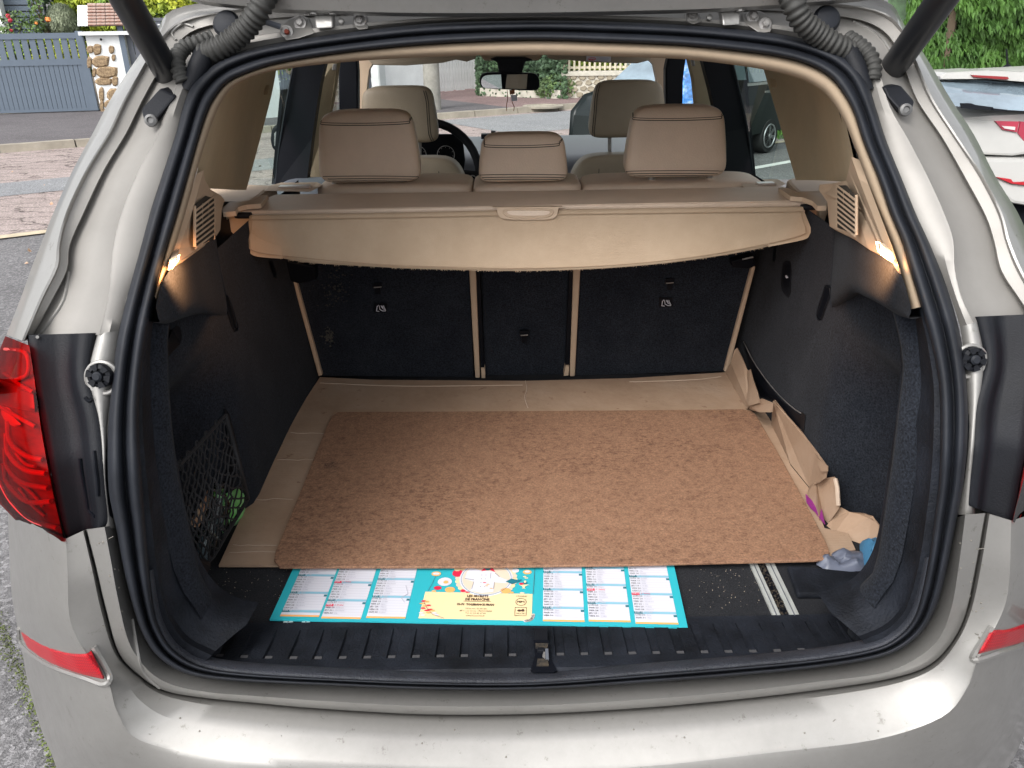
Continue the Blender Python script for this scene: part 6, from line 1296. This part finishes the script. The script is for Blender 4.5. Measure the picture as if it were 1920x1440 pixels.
for ci,(xa,xb,t0,off,nd,hol) in enumerate(cols_):
    s0,s1=px2s(xa),px2s(xb); cw_=s1-s0; co=crect('month_column',s0,s1,t0,.24,.0004,PWHITE)
    crect('colour_bar',s0,s1,t0-.0005,t0+.0035,.0007,PORG,co)
    lb_=MB(); sb=MB(); db=MB(); wb=MB(); ln=[]; lnS=[]; lnd=[]
    tb0=t0+.0105 if ci in(0,2,3,5) else t0+.0095
    for k in range(24):
        day=nd-k; wd_=(off+day)%7; t=tb0+k*rp
        if t>.155: break
        lb_.add([K(s0+cw_*.28,t-.0014,.0009),K(s1,t-.0014,.0009),K(s1,t-.0010,.0009),K(s0+cw_*.28,t-.0010,.0009)],[(0,1,2,3)])
        if wd_==6:
            sb.add([K(s0+cw_*.19,t-.0014,.0007),K(s1,t-.0014,.0007),K(s1,t+.0042,.0007),K(s0+cw_*.19,t+.0042,.0007)],[(0,1,2,3)])
            db.add([K(s0,t-.0014,.001),K(s0+cw_*.2,t-.0014,.001),K(s0+cw_*.2,t+.0042,.001),K(s0,t+.0042,.001)],[(0,1,2,3)])
        if wd_==0: wb.add([K(s1-cw_*.08,t-.0012,.001),K(s1,t-.0012,.001),K(s1,t+.0036,.001),K(s1-cw_*.08,t+.0036,.001)],[(0,1,2,3)])
        red=(k==hol+2 and ci in(1,4,5)) or (ci==1 and k==12)
        if red: b=MB(); b.add([K(s0,t-.0014,.0013),K(s0+cw_*.2,t-.0014,.0013),K(s0+cw_*.2,t+.0042,.0013),K(s0,t+.0042,.0013)],[(0,1,2,3)]); b.build('holiday_box',PRED,co,smooth=False)
        mm=Matrix.Translation(K(s0+.0012,t-.0004,.0016))@TM; 
        (lnS if (wd_==6 or red) else ln).append((days[wd_]+' %d'%day,t)); lnd.append((names[(day*5+ci*3)%13],t,red))
    lb_.build('ruled_lines',PGREY,co,smooth=False); 
    for mbx,nm_,mt_ in ((sb,'sunday_band',LBLUE),(db,'sunday_box',DTEAL),(wb,'week_number_box',DTEAL)):
        for q in mbx.f:
            b1=MB(); b1.add([mbx.v[i] for i in q],[(0,1,2,3)]); b1.build(nm_,mt_,co,smooth=False)
    # lettering: one mesh per ink
    def lines(items,m,nm,sx,size=.0046,xs=1.0):
        vs=[];fs=[]
        for s_,t in items:
            cu=bpy.data.curves.new('t','FONT'); cu.body=s_; cu.size=size; cu.resolution_u=1; cu.offset=.00008
            o=bpy.data.objects.new('t',cu); COL.objects.link(o); me=bpy.data.meshes.new_from_object(o.evaluated_get(bpy.context.evaluated_depsgraph_get()))
            n=len(vs); vs+=[K(s0+sx+v.co.x*xs,t+v.co.y,.0018) for v in me.vertices]; fs+=[tuple(i+n for i in p.vertices) for p in me.polygons]; bpy.data.objects.remove(o); bpy.data.meshes.remove(me)
        if vs: mk(nm,vs,fs,m,co,smooth=False)
    lines(ln,INK,'day_lettering',.0012); lines(lnS,PWHITE,'day_lettering',.0012); lines([(a,t) for a,t,r in lnd if not r],PGREY,'name_lettering',cw_*.23,.0042); lines([(a,t) for a,t,r in lnd if r],PRED,'name_lettering',cw_*.23,.0042)
# centre illustration
cs0,cs1=px2s(787),px2s(1001); cwd=cs1-cs0
cpn=cpoly('address_panel',[(cs0,.0085),(cs1-.012,.0075),(cs1-.004,.012),(cs1,.018),(cs1,.071),(cs0+.002,.072)],.0006,CREAM)
def ctext(s_,s,t,size,m=INKB,bold=0,par=cpn,al='CENTER',xs=1): return text('printed_text',s_,size,Matrix.Translation(K(s,t,.0014))@TM,m,par,bold,al,xs=xs)
mc_=cs0+cwd*.50
ctext('LES SECRETS',mc_,.0600,.0078,bold=.0003,xs=.8); ctext('DE FRANCINE',mc_,.0520,.0078,bold=.0003,xs=.8); crect('rule',mc_-.022,mc_+.022,.0495,.0505,.0012,INKB,cpn)
ctext('75-76  TOLERANCE FRAN',mc_-.002,.0400,.0062,bold=.0003,xs=.85)
for i,s_ in enumerate(('10 bis rue du Moulin','BP 1 - La Croix - 75000 PARIS','Tel. 01 23 45 67 89','www.lessecrets.fr')): ctext(s_,mc_,.0310-.0055*i,.0046,xs=.9)
sx_=cs1-.018; ctext('ORIGINE',sx_,.0625,.0046)
def ell(s,t,a,b_,n=24,a0=0): return [(s+math.cos(2*math.pi*k/n+a0)*a,t+math.sin(2*math.pi*k/n+a0)*b_) for k in range(n)]
def cring(nm,pts,r,m,par=cal,h=.0012): b=MB(); b.tube([K(s,t,h) for s,t in pts],r,4,closed=True); return b.build(nm,m,par)
cring('stamp_ring',ell(sx_,.0505,.0085,.0085),.0004,INKB,cpn); ctext('PEFC',sx_,.0485,.0060,bold=.0002); cring('stamp_square',[(sx_-.009,.018),(sx_+.009,.018),(sx_+.009,.037),(sx_-.009,.037)],.0005,INKB,cpn)
cpoly('stamp_mark',ell(sx_-.002,.030,.0035,.0025),.0012,INKB,cpn); cpoly('stamp_mark',ell(sx_+.0035,.0305,.0025,.003),.0012,INKB,cpn); ctext('MIXTE',sx_,.0215,.0045)
# plate with lace and a chef's coat
pc=cs0+cwd*.56; pt=.108
for k in range(34):
    a=2*math.pi*k/34; s=pc+math.cos(a)*.047; t=pt+math.sin(a)*.047
    if t>.073: cpoly('lace_scallop',ell(s,t,.0055,.0055,10),.0005,PSAND if k%2 else CREAM)
for k in range(16):
    a=-math.pi*.5+k*.11; cpoly('lace_scallop',ell(cs1-.010+math.cos(a)*.012,.020+math.sin(a)*.013,.003,.003,8),.0008,PSAND if k%2 else PWHITE)
cpoly('plate_disc',ell(pc,pt,.045,.045,36),.0008,PWHITE); cring('plate_ring',ell(pc,pt,.042,.042,36),.0003,DTEAL); cpoly('plate_shade',ell(pc,pt,.040,.040,36),.0010,PSAND)
ch=cpoly('chef_coat',[(pc-.024,.076),(pc-.020,.098),(pc-.036,.106),(pc-.034,.124),(pc-.028,.136),(pc-.010,.128),(pc+.012,.126),(pc+.022,.112),(pc+.036,.104),(pc+.034,.096),(pc+.014,.098),(pc+.014,.074),(pc-.005,.0705)],.0013,PWHITE)
cpoly('scarf',[(pc-.010,.126),(pc-.004,.138),(pc-.012,.145),(pc-.002,.146),(pc+.004,.140),(pc+.012,.146),(pc+.010,.134),(pc+.014,.124),(pc+.004,.130)],.0016,PRED)
cpoly('face',ell(pc+.001,.137,.006,.009,14),.0019,DTEAL); cpoly('glove',[(pc+.033,.100),(pc+.042,.108),(pc+.052,.105),(pc+.060,.106),(pc+.056,.100),(pc+.044,.094)],.0016,DTEAL)
for k in range(4):
    cpoly('coat_button',ell(pc-.008,.116-k*.010,.0008,.0008,8),.0016,INK); cpoly('coat_button',ell(pc-.001,.116-k*.010,.0008,.0008,8),.0016,INK)
for (s,t) in ((pc-.002,.096),(pc+.004,.092),(pc+.002,.088),(pc+.010,.082)): cpoly('flower_petal',ell(s,t,.003,.0012,10),.0018,PORG if s>pc else PRED)
b=MB()
for (q0,q1) in (((pc-.020,.098),(pc-.022,.080)),((pc+.007,.122),(pc+.007,.108)),((pc+.014,.098),(pc+.014,.082)),((pc-.036,.106),(pc-.020,.103)),((pc+.014,.122),(pc+.022,.112))): b.tube([K(*q0,.0016),K(*q1,.0016)],.00035,4)
b.build('coat_lines',INK,ch)
L0=cs0
fr=[('berry',L0+.050,.121,.009,.010,PRED),('berry_top',L0+.049,.131,.006,.005,CREAM),('lemon_slice',L0+.014,.118,.008,.006,PORG),('lemon_slice',L0+.014,.118,.006,.003,PWHITE),('fried_egg',L0+.031,.098,.012,.011,PWHITE),('egg_yolk',L0+.033,.096,.0042,.004,PORG),('tomato',L0+.021,.082,.0065,.005,PRED),('bun',L0+.042,.078,.0085,.007,PORG),('nut',L0+.016,.0735,.004,.002,PORG),('pepper',L0+.064,.076,.005,.0035,PRED),('pepper',L0+.072,.0725,.004,.002,PRED),('bun',cs1-.044,.0775,.0085,.007,PORG),('leaf',cs1-.014,.115,.003,.0016,CREAM),('leaf',cs1-.011,.111,.003,.0016,CREAM),('seed',cs1-.013,.101,.002,.003,CREAM),('lemon_slice',cs1-.010,.127,.0075,.006,PORG),('lemon_slice',cs1-.010,.127,.005,.003,PWHITE),('heart',cs1-.030,.130,.006,.006,PWHITE),('nut',cs1-.017,.073,.004,.002,PSAND),('biscuit',cs1-.034,.0735,.004,.002,PORG)]
for i,(nm,s,t,a,b_,m) in enumerate(fr): cpoly('printed_'+nm,ell(s,t,a,b_,14,.3*i),.0006+.0002*(i%3)+(.0006 if nm in('egg_yolk',) or (m is PWHITE and 'slice' in nm) else 0),m)
cpoly('printed_ice_cup',[(cs1-.016,.086),(cs1-.0175,.090),(cs1-.0235,.094),(cs1-.006,.094),(cs1-.012,.090),(cs1-.0135,.086),(cs1-.011,.084),(cs1-.018,.084)][::-1],.0008,CREAM); cpoly('printed_scoop',ell(cs1-.019,.0955,.004,.0028,12),.0011,PRED); cpoly('printed_scoop',ell(cs1-.013,.0975,.0045,.003,12),.0009,DTEAL)
for (s,t,c) in ((L0+.003,.048,PRED),(L0+.008,.047,PORG),(L0+.001,.042,PORG),(L0+.012,.038,PRED),(L0+.006,.036,PORG),(L0+.004,.031,PRED),(L0+.016,.028,PRED),(L0+.011,.026,PRED),(L0+.020,.026,PORG),(L0+.014,.021,PORG),(L0+.003,.020,PWHITE),(L0+.006,.015,PWHITE),(L0+.024,.020,PWHITE),(L0+.028,.016,PWHITE)): cpoly('printed_petal',ell(s,t,.0042,.0018,10,.4),.0016,c,cpn)
b=MB(); b.tube([K(L0+.003,.046,.0017),K(L0+.011,.03,.0017),K(L0+.022,.016,.0017),K(L0+.04,.009,.0017)],.0003,4); b.tube([K(L0+.006,.0725,.0012),K(L0+.010,.09,.0012),K(L0+.014,.112,.0012)],.0003,4); b.tube([K(cs1+.001,.07,.0012),K(cs1+.003,.15,.0012)],.0004,4); b.build('printed_stems',INK,cpn)
b=MB(); b.tube([K(px2s(748),.086,.0012),K(px2s(756),.065,.0012),K(px2s(745),.055,.0012),K(px2s(753),.045,.0012)],.0006,4); b.build('pen_scribble',PGREY,cal)
# crumb on the floor, bags
b=MB(); p=PZ(377,1108,.684); b.box(p+V((0,0,.003)),(.010,.006,.006),Matrix.Rotation(.3,3,'Z')); b.box(p+V((.003,.003,.004)),(.005,.006,.007),Matrix.Rotation(.7,3,'Z')); b.build('food_crumb',mat('crumb',(.65,.38,.12),.8),None,smooth=False,bevel=.0015,label='small yellow biscuit crumb on the boot floor near the net',cat='crumb')
b=MB(); p=PZ(406,1122,.6835); b.add([p+V((-.006,-.002,.001)),p+V((.006,-.003,.002)),p+V((.007,.002,.001)),p+V((-.004,.003,.001))],[(0,1,2,3)]); b.build('paper_scrap',BROCH,None,smooth=False,label='tiny flat brown paper scrap right of the biscuit crumb',cat='scrap')
def fl_p(r): 
    x=r.uniform(390,560) if r.random()<.5 else r.uniform(1290,1440); return (PZ(x,r.uniform(1065,1140),.6812),V((0,0,1)))
cloud('floor_dust',fl_p,170,.0014,mat('dust',(.28,.24,.19),1),None,1.4,31,kind='stuff')
def crumple(name,pts,z,h,m,label,cat,seed):
    rr=random.Random(seed); P=[PZ(x,y,z) for x,y in pts]; c=sum(P,V((0,0,0)))/len(P); rows=[]; N=len(P)*4
    ring_=[V(q) for q in crom([tuple(p) for p in P],4,True)]
    for j in range(9):
        t=j/8; row=[]
        for i,p in enumerate(ring_):
            q=p.lerp(c,t); q.z=z+h*(1-(1-t)**3)+ (.012*noise.noise(V((q.x*42,q.y*42,seed)))+.006*abs(noise.noise(V((q.x*90,q.y*90,seed))))) *(1 if 0<j else 0); row.append(q)
        row.append(row[0].copy()); rows.append(row)
    return mk(name,*grid(rows),m,None,ang=35,label=label,cat=cat)
crumple('plastic_bag',[(1530,1056),(1545,1045),(1565,1036),(1620,1034),(1637,1042),(1634,1064),(1612,1071),(1555,1071),(1540,1064)],.686,.012,BAGG,'crumpled grey plastic bag tucked under the torn cardboard corner','bag',3)
crumple('blue_bag',[(1612,1020),(1640,1010),(1652,1020),(1648,1050),(1640,1068),(1622,1062)],.693,.02,BAGB,'blue woven bag wedged in the boot corner behind the grey bag','bag',5)
# ---------------- net with its contents on the left
nf=[(337,870,-.525),(423,776,-.558)]
def netp(u,v_):   # u 0 left(rear).. 1 right(front) ; v 0 top .. 1 bottom
    top=mix2((337,872),(423,778),u); botm=crom([(362,1050),(392,1052),(425,1000),(465,935)],4)
    q=botm[min(len(botm)-1,int(u*(len(botm)-1)))]; i=u*(len(botm)-1); k=int(i); 
    if k<len(botm)-1: q=mix2(botm[k],botm[k+1],i-k)
    sag=.0; x,y=mix2(top,q,v_**.9); X=lerp(-.545,-.525,u)+.045*math.sin(math.pi*min(1,v_*1.02))*(.4+.6*v_)
    return PX(x,y,X)
net=thing('luggage_net_tmp',(0,0,0)); bpy.data.objects.remove(net)
b=MB(); nu_,nv_=10,16; rr=random.Random(2)
P={}
for i in range(nu_+1):
    for j in range(nv_+1):
        u=(i+(.5 if j%2 else 0))/nu_; u=min(1,u)+rr.gauss(0,.012)*(0<i<nu_); v_=j/nv_+rr.gauss(0,.008)*(0<j<nv_); P[i,j]=netp(max(0,min(1,u)),max(0,min(1,v_)))
for j in range(nv_):
    for i in range(nu_+1):
        a=P[i,j]
        for ii in ((i,i+1) if j%2 else (i-1,i)):
            if 0<=ii<=nu_:
                c_=P[ii,j+1]; m_=a.lerp(c_,.5)+V((rr.gauss(0,.001),rr.gauss(0,.001),-.002)); b.tube([a,m_,c_],.0016,5,cap=False)
        b.lathe([(.0012,-.0016),(.0024,0),(.0012,.0016)],a,(0,0,1),6)
cn=b.build('luggage_net',NET,suv)
b=MB(); b.tube([netp(t/12,0)+V((0,0,.0)) for t in range(13)],.0032,8); b.tube([netp(1,t/10) for t in range(11)],.004,8); b.tube([netp(t/12,1) for t in range(13)],.0035,8); b.build('net_cord',NET,cn)
for t in (.0,.18,.38,.58,.8):
    c=netp(t,0); n_=12; b=MB(); b.tube([c+V((0,math.cos(2*math.pi*k/n_)*.006,math.sin(2*math.pi*k/n_)*.008)) for k in range(n_)],.0016,5,closed=True); b.build('net_hook',NET,cn)
P4=[PX(421,770,-.556),PX(429,768,-.556),PX(462,905,-.53),PX(468,935,-.525),PX(460,930,-.525),PX(452,900,-.53)]; b=MB(); b.prism(P4,V((-.004,.01,0))); b.build('net_frame',BPLAST,suv,smooth=False)
P4=[PX(360,1048,-.53),PX(372,1050,-.53),PX(395,1062,-.53),PX(378,1098,-.525),PX(370,1100,-.525)]; b=MB(); b.prism(P4,V((-.004,.01,0))); b.build('pocket_base',BDARK,suv,smooth=False)
# items behind the net
def item(px,py,X): return PX(px,py,X)
c=item(434,950,-.575)
def shpg(p): return V((p.x*(1+.15*noise.noise(p*2)),p.y*(1+.2*noise.noise(p*2.5+V((3,0,0)))),p.z*(1+.15*noise.noise(p*3))))
g_=cushion('green_packet',c,(.022,.032,.038),GREENP,None,.75,16,shpg,label='bright green wrapped packet behind the boot net',cat='packet')
bt=thing('clear_bottle',item(400,1000,-.545),'clear plastic bottle lying in the boot net','bottle','bottles in the boot net'.replace('bottles','bottle') if False else None)
ax=V((.25,.9,.45)).normalized(); c=item(394,985,-.56); ax=V((.25,.5,.8)).normalized(); b=MB(); b.lathe([(.010,-.04),(.018,-.036),(.019,-.015),(.0175,.0),(.019,.015),(.018,.028),(.008,.042),(.008,.05)],c,ax,20); b.build('bottle_body',CLEAR,bt); b=MB(); b.lathe([(.009,.049),(.009,.056)],c,ax,16); b.build('cap',GREENP,bt)
bt2=thing('clear_cup',item(412,955,-.55),'small clear plastic bottle above the lying bottle in the net','bottle'); c=item(408,965,-.55); ax=V((.1,.3,.95)).normalized(); b=MB(); b.lathe([(.018,-.035),(.020,-.02),(.017,0),(.020,.02),(.010,.04),(.009,.05)],c,ax,18); b.build('bottle_body',CLEAR,bt2); b=MB(); b.lathe([(.0105,.048),(.0105,.058)],c,ax,14); b.build('cap',CLEAR,bt2)
P5=[PX(391,920,-.56),PX(393,945,-.56),PX(372,990,-.545),PX(355,985,-.54),PX(372,955,-.55)]; b=MB(); b.prism(P5,V((-.002,.001,0))); b.build('brochure',BROCH,None,smooth=False,label='folded orange brown brochure standing behind the boot net',cat='brochure')
bt3=thing('dark_bottle',item(380,1040,-.54),'dark glass bottle at the bottom of the boot net','bottle'); c=item(380,1030,-.575); ax=V((.2,.3,.9)).normalized(); b=MB(); b.lathe([(.008,-.025),(.012,-.02),(.0125,.01),(.006,.026)],c,ax,16); b.build('bottle_body',DGLASS,bt3); b=MB(); b.lathe([(.0065,.025),(.0065,.032)],c,ax,12); b.build('cap',BPLAST,bt3)
